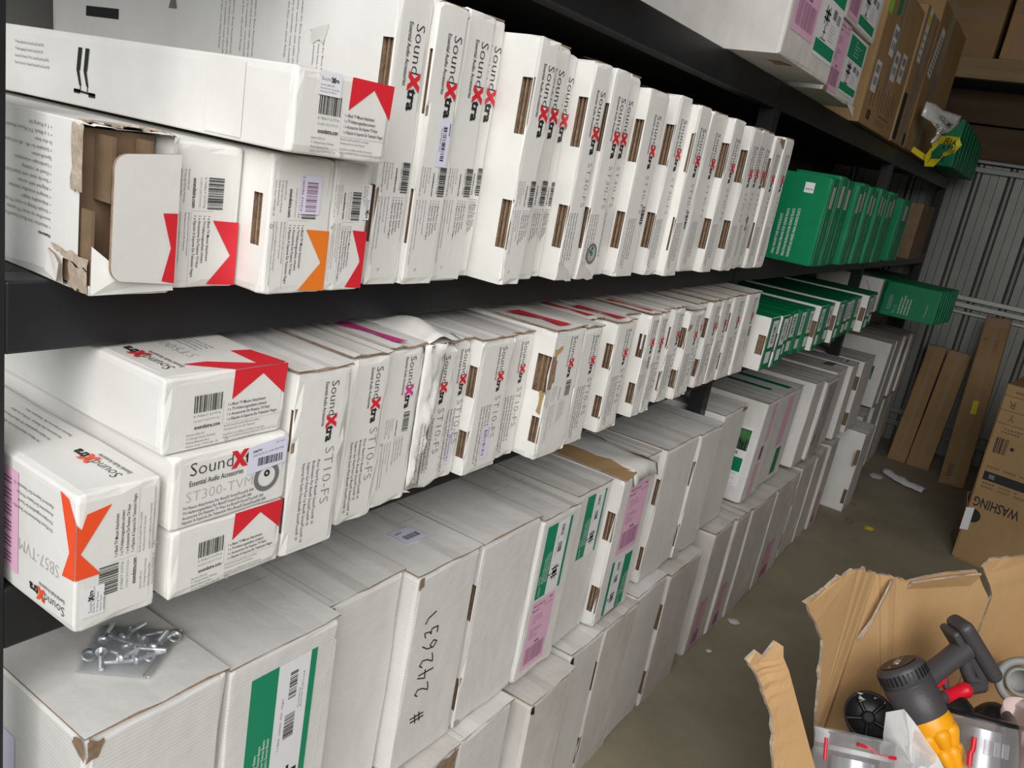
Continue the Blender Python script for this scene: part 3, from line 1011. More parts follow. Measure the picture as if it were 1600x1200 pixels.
q.text('SB57-TVM', d - 0.028, 0.43 * h, 0.075, 0.015, LG, 180, -0.02)
q.lines(['TV Mount Attachment for SoundBar 500', 'TV-Halterungsaufsatz f\u00fcr Sound', 'Accessoires De Fixation TV Pour', 'Fijaci\u00f3n A Soporte De Televisi\u00f3n Pa'], d - 0.040, 0.66 * h, 0.085, 0.0035, 0.0085, BK, 180)
st.rect(d - 0.20, 0.02, d - 0.105, 0.135, LP, 1)
for i in range(22):
    if i % 4 != 3:
        st.rect(d - 0.195, 0.028 + i * 0.0045, d - 0.118, 0.030 + i * 0.0045, PD, 2)
put(o, 'side_X_mark', p, f_left(d))
put(o, 'side_text_print', q, f_left(d))
put(o, 'shipping_label', st, f_left(d))
p = Pr()
p.logo(0.66 * wd, 0.020, 0.080, 90, VE)
p.lines(['TV Mount Attachment For Bose\u00ae SoundTouch', 'TV-Halterungsaufsatz F\u00fcr Bose\u00ae SoundTouch', 'Accessoires De Fixation TV Pour Le Bose', 'Fijaci\u00f3n A Soporte De Televisi\u00f3n Para'], 0.42 * wd, 0.135, 0.12, 0.0035, 0.011, BK, 90)
put(o, 'top_print', p, lambda u, v, l: (-v, u, h + OFF + STEP * l))


# ------------------------------------------------------------------ middle shelf: ST10 floor-stand boxes
def st10_front(wd, h, kind, red):
    p, q, bc = Pr(), Pr(), Pr()
    s = h / 0.242
    if kind == 0:
        p.logo(0.62 * wd, 0.224 * s, 0.080 * s, -90, red)
        q.text('ST10-FS', 0.64 * wd, 0.136 * s, 0.078 * s, 0.0155, GY, -90, -0.022)
        q.lines(['Floor Stand For Bose\u00ae SoundTouch\u00ae 10', 'Bodenstativ F\u00fcr Bose\u00ae SoundTouch\u00ae 10', 'Support Sur Pied Pour Le Bose\u00ae SoundTouch\u00ae 10', 'Soporte De Suelo Para Bose\u00ae SoundTouch\u00ae 10'], 0.51 * wd, 0.122 * s, 0.110 * s, 0.0044, 0.0080, BK, -90)
    else:
        p.logo(0.60 * wd, 0.226 * s, 0.078 * s, -90, red)
        bc.bars(0.62 * wd, 0.112 * s, 0.79 * wd, 0.142 * s, BK, 22, 'v', seed=4)
        q.text('soundxtra.com', 0.44 * wd, 0.132 * s, 0.024 * s, 0.003, BK, -90, 0.02)
        q.lines(['Exertis (UK) Ltd', '51 George House, Parkway', 'Harlow Business Park', 'Harlow, Essex CM19 5QF'], 0.33 * wd, 0.136 * s, 0.030 * s, 0.0022, 0.0045, GY, -90)
        q.lines(['1 x Black Floor Stand', '1 x Bodenstativ schwarz', '1 x Support Sur Pied Noir', '1 x Soporte De Suelo Negro'], 0.66 * wd, 0.106 * s, 0.044 * s, 0.003, 0.0055, GY, -90)
        q.lines(['Bose SoundTouch 10 not included', 'Manufactured in the UK.', 'SoundXtra is not affiliated with Bose Corporation', 'BOSE and SOUNDTOUCH are trademarks of Bose'], 0.34 * wd, 0.100 * s, 0.072 * s, 0.0022, 0.0055, GY, -90)
        q.ring(0.10 * wd, 0.10 * s, 0.0012, 0.0022, LG, n=10)
    return p, q, bc


# x, y0, y1, height, print kind, hole, red ink, top mark ink
ST10 = [(0.007, 0.648, 0.736, 0.241, 0, 1, RD, None), (-0.012, 0.757, 0.830, 0.241, 0, 0, RD, None), (-0.021, 0.833, 0.912, 0.242, 1, 0, MG, MG), (-0.026, 0.914, 1.000, 0.233, 0, 0, RD, None), (-0.036, 1.002, 1.046, 0.235, 0, 0, RD, None),
        (-0.018, 1.050, 1.146, 0.235, 0, 2, RD, None), (-0.031, 1.150, 1.225, 0.232, 0, 0, RD, None), (0.011, 1.227, 1.336, 0.243, 1, 2, RD, RD), (0.006, 1.339, 1.417, 0.237, 0, 0, RD, None), (0.004, 1.482, 1.567, 0.236, 0, 2, RD, RD),
        (-0.004, 1.655, 1.706, 0.239, 1, 2, RD, RD), (-0.004, 1.708, 1.753, 0.240, 0, 0, RD, None), (-0.022, 1.832, 1.902, 0.238, 0, 1, RD, None), (-0.010, 1.906, 2.000, 0.230, 0, 2, RD, None), (-0.024, 2.085, 2.160, 0.240, 0, 2, RD, None),
        (-0.023, 2.163, 2.238, 0.243, 0, 1, RD, None), (-0.022, 2.250, 2.352, 0.246, 0, 1, RD, None), (-0.018, 2.356, 2.470, 0.250, 1, 0, RD, None)]
ST10.insert(9, (-0.030, 1.420, 1.480, 0.238, 0, 0, RD, RD))
ST10.insert(11, (-0.030, 1.570, 1.652, 0.236, 0, 0, RD, None))
ST10.insert(14, (-0.032, 1.756, 1.829, 0.234, 0, 0, RD, None))
ST10.insert(17, (-0.034, 2.003, 2.082, 0.236, 0, 0, RD, None))
DESC10 = ['first right of the stack of three', 'second right of the stack of three', 'third, with a magenta X on its top', 'crumpled and bulging under loose wrapping', 'narrow, just right of the crumpled box', 'two open hand holes, lavender sticker low on its face', 'sixth from the stacked boxes, set back beside the torn one',
          'big ragged tear at the top of its side', 'directly right of the torn box', 'set back, red mark on its lid', 'clean side with two hand holes and brown lid edge', 'set back beside the clean-sided box', 'red X on lid, blue tape strip on side', 'narrow, right of the blue-taped box', 'set back and mostly hidden', 'bulging front corner, slit hand hole', 'white torn patch above its hand hole', 'set back beside the torn-patch box', 'fourth from the green boxes', 'third from the green boxes', 'second from the green boxes', 'last one, next to the green boxes']
for i, (x, y0, y1, h, kind, hole, red, tm) in enumerate(ST10):
    wd, d = y1 - y0 - 0.0015, 0.42
    o = empty('floor_stand_box', (x, y0, YB), 'short white box, ' + DESC10[i], 'box', 'short white boxes on the middle shelf')
    hl = []
    if hole:
        hw = 0.019 if hole > 1 else 0.007
        hl = [('left', -hw, h * 0.58, -0.003, h * 0.80), ('left', -hw, h * 0.13, -0.003, h * 0.33)]
        if i == 7:
            hl[0] = ('left', -0.030, h * 0.52, -0.001, h * 0.80)
    crush = 0.014 if i == 3 else (0.008 if i in (15, 16) else 0.004)
    carton_body(wd, h - 0.004, d, hl, 0, 300 + i, crush, (3, 3, 6) if i != 3 else (5, 5, 9), (W_SAT,), parent=o)
    for _, a0, b0, a1, b1 in hl:
        recess(o, a0, b0, a1, b1, 0.014)
    lid(o, wd, h - 0.004, d, W_COR, 40 + i, lift=0.004 if i != 3 else 0.012)
    if i == 3:                                       # loose white wrapping bunched over the box
        mb = MB()
        n1, n2 = 22, 10
        vs, fs = [], []
        for a in range(n1):
            for b in range(n2):
                t, q = a / (n1 - 1), b / (n2 - 1)
                z = h * (1.03 - 0.98 * t)
                wq = 0.58 - 0.22 * t + 0.05 * math.sin(6 * t)
                y = -0.002 + wd * wq * q
                k = abs(noise.noise(V((t * 4.5 + q * 2.0, q * 2.5 - t, 3.1)))) * 1.6 + 0.35 * abs(noise.noise(V((t * 10, q * 6, 1.1))))
                edge = min(1.0, 4 * q, 3.5 * (1 - q), 8 * (1 - t))
                vs.append((0.0030 + (0.017 - 0.011 * t) * k * edge, y + 0.004 * (k - 0.3), z))
        fs = [(a * n2 + b, (a + 1) * n2 + b, (a + 1) * n2 + b + 1, a * n2 + b + 1) for a in range(n1 - 1) for b in range(n2 - 1)]
        mb.add(vs, fs, 0, True)
        mb.build('crumpled_wrap', W_SAT, o, solid=0.0008)
        wp = Pr()
        wp.lines(['Floor Stand For Bose\u00ae SoundTouch\u00ae 10', 'Bodenstativ F\u00fcr Bose\u00ae SoundTouch\u00ae 10', 'Support Sur Pied Pour Le Bose\u00ae SoundTouch\u00ae 10', 'Soporte De Suelo Para Bose\u00ae SoundTouch\u00ae 10'], 0.34 * wd, 0.118, 0.105, 0.0042, 0.0070, BK, -90)
        put(o, 'wrap_text_print', wp, lambda u, v, l: (0.0100, u, v))
        mb = MB()
        vs = []
        for a in range(12):
            for b in range(8):
                t, q = a / 11, b / 7
                k = noise.noise(V((t * 4, q * 4, 8.3)))
                vs.append((0.004 - 0.20 * t, wd * (0.05 + 0.9 * q), h + 0.006 + 0.010 * k + 0.022 * math.sin(3.14 * q) * math.sin(3.14 * min(1, t * 1.3 + 0.1))))
        mb.add(vs, [(a * 8 + b, (a + 1) * 8 + b, (a + 1) * 8 + b + 1, a * 8 + b + 1) for a in range(11) for b in range(7)], 0, True)
        mb.build('crumpled_wrap', W_SAT, o, solid=0.0012)
        p, q, bc = st10_front(wd, h, 0, red)
        put(o, 'logo_print', p, lambda u, v, l: (0.0015 + STEP * l, u, v))
        put(o, 'text_print', q, lambda u, v, l: (0.0015 + STEP * l, u, v))
    else:
        p, q, bc = st10_front(wd, h, kind, red)
        put(o, 'logo_print', p, f_front())
        put(o, 'text_print', q, f_front())
        if kind:
            put(o, 'barcode_print', bc, f_front())
    if tm is not None:
        p = Pr()
        p.poly([(0.30 * wd, 0.016), (0.62 * wd, 0.010), (0.52 * wd, 0.062), (0.40 * wd, 0.062)], tm)
        p.poly([(0.40 * wd, 0.062), (0.52 * wd, 0.062), (0.50 * wd, 0.12), (0.12 * wd, 0.12)], tm)
        put(o, 'top_X_mark', p, f_top(h - 0.004, d))
    if i in (5, 4):
        p = Pr()
        p.rect(0.42 * wd, 0.022, 0.66 * wd, 0.082, LL, 3)
        p.bars(0.47 * wd, 0.028, 0.55 * wd, 0.074, PD, 20, 'v', 4, seed=i)
        p.text('246729', 0.58 * wd, 0.078, 0.018, 0.003, BK, -90, 0, 4)
        put(o, 'barcode_sticker', p, f_front())
    if i == 7:
        patch(o, 'torn_patch', jag([(0.002, h * 0.80), (0.030, h * 0.86), (0.034, h * 0.97), (0.004, h * 0.985)], 3, 0.002), f_front(), W_COR)
        patch(o, 'torn_patch', jag([(0.0, h * 0.78), (0.026, h * 0.83), (0.028, h * 0.88), (0.004, h * 0.85)], 5, 0.003), f_front(), KRAFT_L, layer=4)
        patch(o, 'torn_patch', jag([(0.0, h * 0.56), (0.020, h * 0.60), (0.016, h * 0.77), (0.002, h * 0.77)], 6, 0.002), f_front(), EDGE)
        patch(o, 'torn_patch', jag([(-0.012, h * 0.38), (-0.001, h * 0.35), (-0.001, h * 0.525), (-0.014, h * 0.53)], 7, 0.003), lambda u, v, l: (u, -0.0012, v), KRAFT)
        patch(o, 'torn_patch', jag([(0.0, h * 0.42), (0.012, h * 0.44), (0.014, h * 0.56), (0.0, h * 0.55)], 9, 0.002), f_front(), W_DIRT)
    if i == 16:
        patch(o, 'torn_patch', jag([(0.002, h * 0.82), (0.028, h * 0.86), (0.028, h * 0.95), (0.004, h * 0.96)], 13, 0.003), f_front(), W_COR)
        patch(o, 'torn_patch', jag([(0.002, h * 0.76), (0.022, h * 0.80), (0.024, h * 0.85), (0.002, h * 0.83)], 14, 0.003), f_front(), KRAFT)
    if i == 12:
        p = Pr()
        p.rect(-0.012 + d, h * 0.66, -0.008 + d, h * 0.84, LL)
        put(o, 'blue_tape', p, f_left(d))


# ------------------------------------------------------------------ big white shipping cartons (two layers on the floor)
def bracket_icon(p, cu, cv, s, layer=3, rot=-90):
    """television-mount picture: two bars across one plate"""
    c, d = math.cos(math.radians(rot)), math.sin(math.radians(rot))

    def R(a, b, e, f):
        p.poly([(cu + (x * c - y * d) * s, cv + (x * d + y * c) * s) for x, y in ((a, b), (e, b), (e, f), (a, f))], BK, layer)
    R(-0.42, -0.5, -0.30, 0.5)
    R(0.26, -0.5, 0.38, 0.5)
    R(-0.62, 0.10, 0.62, 0.20)
    R(-0.62, -0.22, 0.62, -0.13)
    R(-0.16, -0.30, 0.14, 0.34)
    R(0.0, -0.85, 0.08, -0.3)
    R(-0.18, -0.92, 0.3, -0.85)


def green_label(W, H, flip=False, T=None):
    """portrait label, W wide, H high, meant to be read turned clockwise: green field, white field, green stripe"""
    p = Pr(T)
    p.rect(0, 0, W, H, LW, 1)
    g0, g1 = (0.0, 0.40) if not flip else (0.62, 1.0)
    p.rect(g0 * W, 0, g1 * W, H, GN, 2)
    s0, s1 = (0.90, 1.0) if not flip else (0.0, 0.12)
    p.rect(s0 * W, 0, s1 * W, H, GN, 2)
    rot = 90
    L = 0.62 * H
    bu = (g0 + 0.16) * W
    p.text('FLEXSON', bu, 0.03 * H, 0.13 * H, 0.06 * W, WH, rot, 0.0, 3)
    p.text('8-ATVS', (g0 + 0.10) * W, 0.20 * H, 0.12 * H, 0.075 * W, WH, rot, -0.01, 3)
    p.lines(['Adjustable TV Stand for Sonos Beam', 'Einstellbarer TV-St\u00e4nder f\u00fcr Sonos Beam', 'Support de TV Ajustable pour Sonos Beam', 'Soporte de TV Ajustable para Sonos Beam'], (g0 + 0.17) * W, 0.20 * H, 0.42 * H, 0.040 * W, 0.060 * W, WH, rot, 0.01, 3)
    cu = 0.64 * W if not flip else 0.36 * W
    bracket_icon(p, cu, 0.27 * H, 0.17 * H, 3, -90 if not flip else -90)
    p.bars(cu - 0.07 * W, 0.55 * H, cu + 0.09 * W, 0.69 * H, BK, 22, 'v', 3, seed=21)
    p.bars(cu - 0.05 * W, 0.78 * H, cu + 0.07 * W, 0.93 * H, BK, 16, 'v', 3, seed=22)
    p.text('7 x Black - Schwarz - Noir - Negro', cu - 0.12 * W, 0.50 * H, 0.30 * H, 0.03 * W, GY, rot, 0, 3)
    p.lines(['Contents', 'Exertis (UK) Ltd'], cu + 0.14 * W, 0.70 * H, 0.2 * H, 0.025 * W, 0.04 * W, GY, rot, 0, 3)
    return p


def pink_label(W, H, T=None):
    p = Pr(T)
    p.rect(0, 0, W, H, LP, 1)
    rot = 0
    p.text('MELBOURNE VIC', 0.08 * W, 0.92 * H, 0.50 * W, 0.028 * H, PD, rot, 0.02, 2)
    p.text('MEL', 0.76 * W, 0.94 * H, 0.16 * W, 0.03 * H, PD, rot, 0.02, 2)
    p.text('Ref. #17', 0.06 * W, 0.855 * H, 0.30 * W, 0.028 * H, BK, rot, 0.02, 2)
    p.text('Receiver 3207', 0.58 * W, 0.87 * H, 0.34 * W, 0.022 * H, PD, rot, 0, 2)
    p.lines(['FLEXSON STORE', '3PL WAREHOUSE', 'GOODS INWARDS', 'DOCK 4'], 0.14 * W, 0.77 * H, 0.44 * W, 0.016 * H, 0.034 * H, PD, rot, 0, 2)
    p.lines(['FROM: EXERTIS UK', 'UNIT 3 SHEPPARD CL', 'HARLOW', 'CONNOTE 2119', 'WEIGHT 14 KG'], 0.10 * W, 0.58 * H, 0.55 * W, 0.018 * H, 0.034 * H, PD, rot, 0, 2)
    p.text('828', 0.42 * W, 0.345 * H, 0.20 * W, 0.035 * H, BK, rot, 0.02, 2)
    p.bars(0.10 * W, 0.07 * H, 0.90 * W, 0.32 * H, PD, 30, 'u', 2, seed=33)
    return p


def at_uv(u, v):
    return lambda a, b: (a + u, b + v)


def shipping(x, y0, y1, z0, z1, label, group, d=0.42, hole=0, seed=0, lean=0.0, m=W_COR, crush=0.005, lift=0.004, with_lid=True, name='shipping_box', hw=0.014):
    wd, h = y1 - y0 - 0.002, z1 - z0 - 0.004
    o = empty(name, (x, y0, z0), label, 'box', group)
    hl = []
    if hole:
        hl = [('left', -hw, h * 0.60, -0.003, h * 0.79), ('left', -hw, h * 0.10, -0.003, h * 0.28)]
    carton_body(wd, h, d, hl, lean, seed, crush, (4, 3, 5), (m,), parent=o)
    for _, a0, b0, a1, b1 in hl:
        recess(o, a0, b0, a1, b1, 0.016, EDGE, lean, h)
    if with_lid:
        lid(o, wd, h, d, m, seed, lean=lean, lift=lift)
    return o, wd, h


ZU = 0.4865
UP = 'white shipping boxes in the upper floor layer'
LO = 'white shipping boxes standing on the floor'
o, wd, h = shipping(-0.03, 0.429, 0.617, ZU, 0.906, 'big white shipping box carrying the bag of bolts, ripped front corner', UP, hole=0, seed=501, crush=0.008)
patch(o, 'torn_patch', jag([(0.001, h - 0.03), (0.020, h - 0.022), (0.018, h - 0.004), (0.001, h - 0.002)], 3, 0.003), f_front(), EDGE)
patch(o, 'torn_patch', jag([(-0.024, h - 0.012), (-0.001, h - 0.028), (-0.001, h - 0.002), (-0.02, h - 0.002)], 4, 0.002), lambda u, v, l: (u, -0.0014, v), EDGE)
p = Pr()
p.rect(0.13, h - 0.20, 0.27, h - 0.085, LL, 1)
p.rect(0.15, h - 0.20, 0.26, h - 0.15, GN, 2)
put(o, 'side_label', p, f_left(0.42))
o, wd, h = shipping(-0.03, 0.620, 0.815, ZU, 0.900, 'white shipping box, large green and white product label on its front', UP, seed=502)
p = green_label(0.118, 0.30, False, at_uv(0.036, h - 0.33))
put(o, 'product_label', p, f_front())
patch(o, 'loose_edge_strip', jag([(wd - 0.020, h * 0.20), (wd - 0.001, h * 0.18), (wd - 0.001, h * 0.92), (wd - 0.010, h * 0.92)], 4, 0.002), f_front(), W_COR)
o, wd, h = shipping(-0.058, 0.818, 0.992, ZU, 0.900, 'plain white shipping box, third from the left in the upper floor layer', UP, seed=503)
patch(o, 'torn_corner', jag([(0.001, h - 0.02), (0.014, h - 0.016), (0.012, h - 0.002), (0.001, h - 0.002)], 5, 0.002), f_front(), EDGE)
o, wd, h = shipping(-0.03, 0.996, 1.175, ZU, 0.897, 'white shipping box with a handwritten number and a barcode sticker on top', UP, seed=504)
patch(o, 'torn_corner', jag([(0.001, h - 0.024), (0.016, h - 0.02), (0.014, h - 0.002), (0.001, h - 0.002)], 6, 0.002), f_front(), EDGE)
# marker-pen writing, reading upwards: # 2 9 2 6 3 ...
mb = MB()


def stroke(pts, r=0.0012):
    q = []
    for a, b in zip(pts, pts[1:]):
        for k in range(5):
            q.append((a[0] + (b[0] - a[0]) * k / 5, a[1] + (b[1] - a[1]) * k / 5))
    q.append(pts[-1])
    mb.tube([(0.0004, 0.082 - y * 0.044, 0.086 + x * 0.032) for x, y in q], r, 0, 6, upv=(1, 0, 0))


GL = {'#': [[(0.1, 0.35), (0.75, 0.45)], [(0.1, 0.62), (0.75, 0.72)], [(0.25, 0.1), (0.35, 0.95)], [(0.5, 0.15), (0.62, 1.0)]],
      '2': [[(0.1, 0.75), (0.3, 0.95), (0.55, 0.8), (0.45, 0.5), (0.1, 0.1), (0.35, 0.12), (0.7, 0.2)]],
      '4': [[(0.45, 0.95), (0.15, 0.45), (0.75, 0.5)], [(0.6, 0.9), (0.5, -0.05)]],
      '6': [[(0.6, 0.95), (0.25, 0.6), (0.15, 0.2), (0.45, 0.02), (0.62, 0.25), (0.4, 0.45), (0.2, 0.3)]],
      '3': [[(0.15, 0.85), (0.5, 0.95), (0.4, 0.6), (0.2, 0.52), (0.55, 0.5), (0.5, 0.1), (0.1, 0.1)]]}
for i, ch in enumerate('# 24263'):
    if ch != ' ':
        for s in GL[ch]:
            stroke([(i * 0.95 + a, b) for a, b in s])
stroke([(6.8, 1.0), (7.1, 0.85), (7.3, 0.4)])
mb.build('handwritten_number', P_BLK, o)
p = Pr()
p.poly([(0.36 * wd, 0.085), (0.66 * wd, 0.080), (0.66 * wd, 0.128), (0.36 * wd, 0.132)], LL, 1)
p.bars(0.42 * wd, 0.094, 0.64 * wd, 0.108, BK, 22, 'u', 2, seed=2)
p.text('248907', 0.39 * wd, 0.118, 0.02, 0.004, BK, 0, 0.02, 2)
put(o, 'barcode_sticker', p, f_top(h, 0.42))
o, wd, h = shipping(-0.03, 1.184, 1.388, ZU, 0.896, 'plain white shipping box, two brown hand holes at its left edge', UP, hole=2, seed=505)
patch(o, 'torn_corner', jag([(0.001, 0.001), (0.022, 0.001), (0.018, 0.012), (0.001, 0.016)], 6, 0.003), f_front(), TORN)
o, wd, h = shipping(-0.024, 1.391, 1.556, ZU, 0.884, 'white shipping box, green label above a long pink delivery label', UP, seed=506)
put(o, 'product_label', green_label(0.105, 0.175, False, at_uv(0.020, h - 0.192)), f_front())
put(o, 'delivery_label', pink_label(0.094, 0.172, at_uv(0.020, h - 0.372)), f_front())
o, wd, h = shipping(-0.040, 1.560, 1.728, ZU, 0.886, 'white shipping box, small green label only, between two pink-labelled boxes', UP, seed=507)
put(o, 'product_label', green_label(0.095, 0.165, False, at_uv(0.050, h - 0.175)), f_front())
o, wd, h = shipping(-0.014, 1.735, 1.935, ZU, 0.890, 'white shipping box torn open on top, pink label over green label', UP, hole=2, seed=508, crush=0.012, with_lid=False, hw=0.024)
put(o, 'delivery_label', pink_label(0.115, 0.19, at_uv(0.050, h - 0.215)), f_front())
put(o, 'product_label', green_label(0.115, 0.155, True, at_uv(0.044, 0.012)), f_front())
mb = MB()                                           # torn-off lid: brown gap, white crumpled flap hanging over the front
vs = []
for a in range(9):
    for b in range(9):
        t, q = a / 8, b / 8
        k = noise.noise(V((t * 4, q * 5, 1.7)))
        x = -0.30 + 0.34 * t if t < 0.9 else 0.006 + 0.01 * k
        vs.append((min(x, 0.012), 0.045 + 0.15 * q + 0.006 * k, h + 0.010 + 0.012 * k + 0.012 * math.sin(3.14 * q) - (0.034 if a == 8 else 0)))
mb.add(vs, [(a * 9 + b, (a + 1) * 9 + b, (a + 1) * 9 + b + 1, a * 9 + b + 1) for a in range(8) for b in range(8)], 0, True)
mb.build('crumpled_lid', [W_COR, TORN], o, solid=0.003, rim=1)
mb = MB()
vs = []
for a in range(10):
    t = a / 9
    k = noise.noise(V((t * 6, 0.3, 4.4)))
    vs += [(-0.34 + 0.345 * t, 0.006 + 0.006 * k, h + 0.004), (-0.34 + 0.345 * t, 0.056 + 0.008 * k, h + 0.016 + 0.006 * k)]
mb.add(vs, [(2 * a, 2 * a + 2, 2 * a + 3, 2 * a + 1) for a in range(9)])
mb.build('torn_lid_edge', [KRAFT, TORN], o, solid=0.003, rim=1)
o, wd, h = shipping(-0.050, 1.938, 2.036, ZU, 0.892, 'narrow white shipping box set back right of the torn-top box', UP, seed=509)
o, wd, h = shipping(-0.033, 2.040, 2.275, ZU, 0.897, 'plain white shipping box, hand holes, right of the pink and green labels', UP, hole=2, seed=510, crush=0.008)
o, wd, h = shipping(-0.028, 2.279, 2.472, ZU, 0.896, 'plain white shipping box with creased foot, just before the rack post', UP, hole=1, seed=511, crush=0.008, hw=0.008)
patch(o, 'creased_foot', jag([(0.001, 0.001), (0.06, 0.001), (0.04, 0.02), (0.001, 0.035)], 7, 0.003), f_front(), W_DIRT)
o, wd, h = shipping(-0.050, 2.530, 2.760, ZU, 0.905, 'plain white shipping box set back just past the rack post', UP, seed=512)
patch(o, 'torn_corner', jag([(wd - 0.05, h - 0.012), (wd - 0.001, h - 0.012), (wd - 0.001, h - 0.001), (wd - 0.05, h - 0.001)], 7, 0.003), f_front(), EDGE)
# second bay
LB = 0.045
o, wd, h = shipping(-0.035, 2.930, 3.118, ZU, 0.876, 'white box with a dark concert picture and green panel on its side', UP, d=0.30, seed=520, lean=LB)
p = Pr()
d = 0.30
p.rect(d - 0.140, 0.055, d - 0.028, 0.285, LW, 0)
p.rect(d - 0.130, 0.195, d - 0.030, 0.275, PH, 1)
for k in range(9):
    a = d - 0.128 + k * 0.0105
    p.poly([(a, 0.195), (a + 0.009, 0.195), (a + 0.006, 0.215 + 0.012 * ((k * 7) % 3)), (a + 0.003, 0.215 + 0.012 * ((k * 7) % 3))], BK, 2)
p.rect(d - 0.136, 0.112, d - 0.034, 0.165, GC, 1)
p.text('E', d - 0.112, 0.13, 0.014, 0.02, WH, 0, 0, 2)
p.bars(d - 0.10, 0.175, d - 0.06, 0.188, GY, 14, 'u', 2)
for k in range(8):
    p.rect(d - 0.118, 0.062 + k * 0.0065, d - 0.045 - 0.02 * (k % 3), 0.0635 + k * 0.0065, LG, 1)
lf = f_left(d)
put(o, 'picture_label', p, lambda u, v, l: (u - d, -OFF - STEP * l + LB * v / h, v))
p = Pr()
p.rect(0.50 * wd, 0.58 * h, 0.70 * wd, 0.97 * h, LP)
p.rect(0.36 * wd, 0.02 * h, 0.62 * wd, 0.36 * h, LP)
p.rect(0.40 * wd, 0.40 * h, 0.58 * wd, 0.54 * h, PD)
put(o, 'pink_labels', p, f_front(h, LB))
o, wd, h = shipping(-0.045, 3.124, 3.46, ZU, 0.866, 'white shipping box, green strip on its lid, right of the picture box', UP, seed=521, lean=LB, hole=1)
p = Pr()
p.poly([(0.25 * wd, 0.08), (0.52 * wd, 0.03), (0.52 * wd, 0.26), (0.25 * wd, 0.26)], LW, 1)
p.poly([(0.52 * wd, 0.025), (0.66 * wd, 0.02), (0.66 * wd, 0.25), (0.52 * wd, 0.25)], GC, 1)
p.rect(0.16 * wd, 0.06, 0.25 * wd, 0.26, GC, 1)
put(o, 'lid_label', p, lambda u, v, l: (-v, u + LB, h + 0.0078 + STEP * l))
p = Pr()
p.rect(0.42 * wd, 0.40 * h, 0.66 * wd, 0.96 * h, LP)
p.rect(0.54 * wd, 0.06 * h, 0.74 * wd, 0.36 * h, GC)
put(o, 'front_labels', p, f_front(h, LB))
o, wd, h = shipping(-0.018, 3.56, 3.73, ZU, 0.870, 'white shipping box standing proud with a clean bright side, second bay', UP, seed=522, lean=LB)
o, wd, h = shipping(-0.006, 3.735, 3.955, ZU, 0.855, 'white shipping box in clear wrap with red letters on it', UP, seed=523, lean=LB, crush=0.012)
p = Pr()
p.text('Y', 0.02, 0.085, 0.03, 0.030, RD, -70, 0.02)
p.text('E', 0.05, 0.105, 0.022, 0.026, RD, -70, 0.02)
put(o, 'red_letters', p, f_front(h, LB))
mb = MB()
vs = []
for a in range(9):
    for b in range(7):
        t, q = a / 8, b / 6
        k = noise.noise(V((t * 5, q * 4, 6.2)))
        vs.append((0.006 + 0.012 * abs(k), 0.03 + 0.17 * q + LB * t, 0.02 + (h - 0.03) * t))
mb.add(vs, [(a * 7 + b, (a + 1) * 7 + b, (a + 1) * 7 + b + 1, a * 7 + b + 1) for a in range(8) for b in range(6)], 0, True)
mb.build('clear_wrap', BAGC, o)
o, wd, h = shipping(-0.02, 3.96, 4.18, ZU, 0.868, 'white shipping box, grey tape pieces on its lid, right of wrapped box', UP, seed=524, lean=LB)
p = Pr()
p.poly([(0.1, 0.05), (0.2, 0.05), (0.19, 0.09), (0.1, 0.10)], GY, 1)
put(o, 'grey_tape', p, lambda u, v, l: (-v, u + LB, h + 0.0078 + STEP * l))
o, wd, h = shipping(0.0, 4.235, 4.385, ZU, 0.876, 'white shipping box with a delivery document on its lid, second bay', UP, seed=525, lean=0.0, hole=0)
p = Pr()
p.rect(0.2 * wd, 0.03, 0.75 * wd, 0.30, LL, 1)
p.rect(0.3 * wd, 0.04, 0.65 * wd, 0.05, BK, 2)
for k in range(9):
    p.rect(0.28 * wd, 0.07 + k * 0.02, 0.68 * wd, 0.076 + k * 0.02, GY, 2)
put(o, 'delivery_document', p, f_top(h, 0.42))
o, wd, h = shipping(0.012, 4.45, 4.74, ZU, 0.876, 'white shipping box with long side hand holes, last before the far bay', UP, seed=526, hole=2, hw=0.03)
# third bay
for k, (a, b, x) in enumerate(((5.25, 5.39, 0.0), (5.395, 5.50, 0.005), (5.505, 5.60, 0.0), (5.605, 5.72, -0.01), (5.725, 5.84, 0.005), (5.845, 5.95, 0.0), (5.955, 6.09, 0.012))):
    o, wd, h = shipping(x, a, b, ZU, 0.885 + 0.006 * (k % 3), 'white box in the far bay upper layer, ' + ('dark picture and green square on its side' if k == 0 else ORD[k] + ' from the picture-sided box'), UP, d=0.36, seed=540 + k, lean=0.05, m=W_COR if k % 2 == 0 else W_DIRT)
    if k == 0:
        p = Pr()
        p.rect(0.36 - 0.10, 0.16, 0.36 - 0.055, 0.245, PH)
        p.rect(0.36 - 0.115, 0.075, 0.36 - 0.065, 0.125, GC)
        put(o, 'picture_label', p, lambda u, v, l: (u - 0.36, -OFF - STEP * l + 0.05 * v / h, v))
    if k in (2, 4):
        patch(o, 'torn_patch', jag([(0.02, h * 0.5), (wd - 0.02, h * 0.6), (wd - 0.02, h * 0.95), (0.03, h * 0.9)], 40 + k, 0.01), f_front(h, 0.05), KRAFT if k == 4 else W_COR)

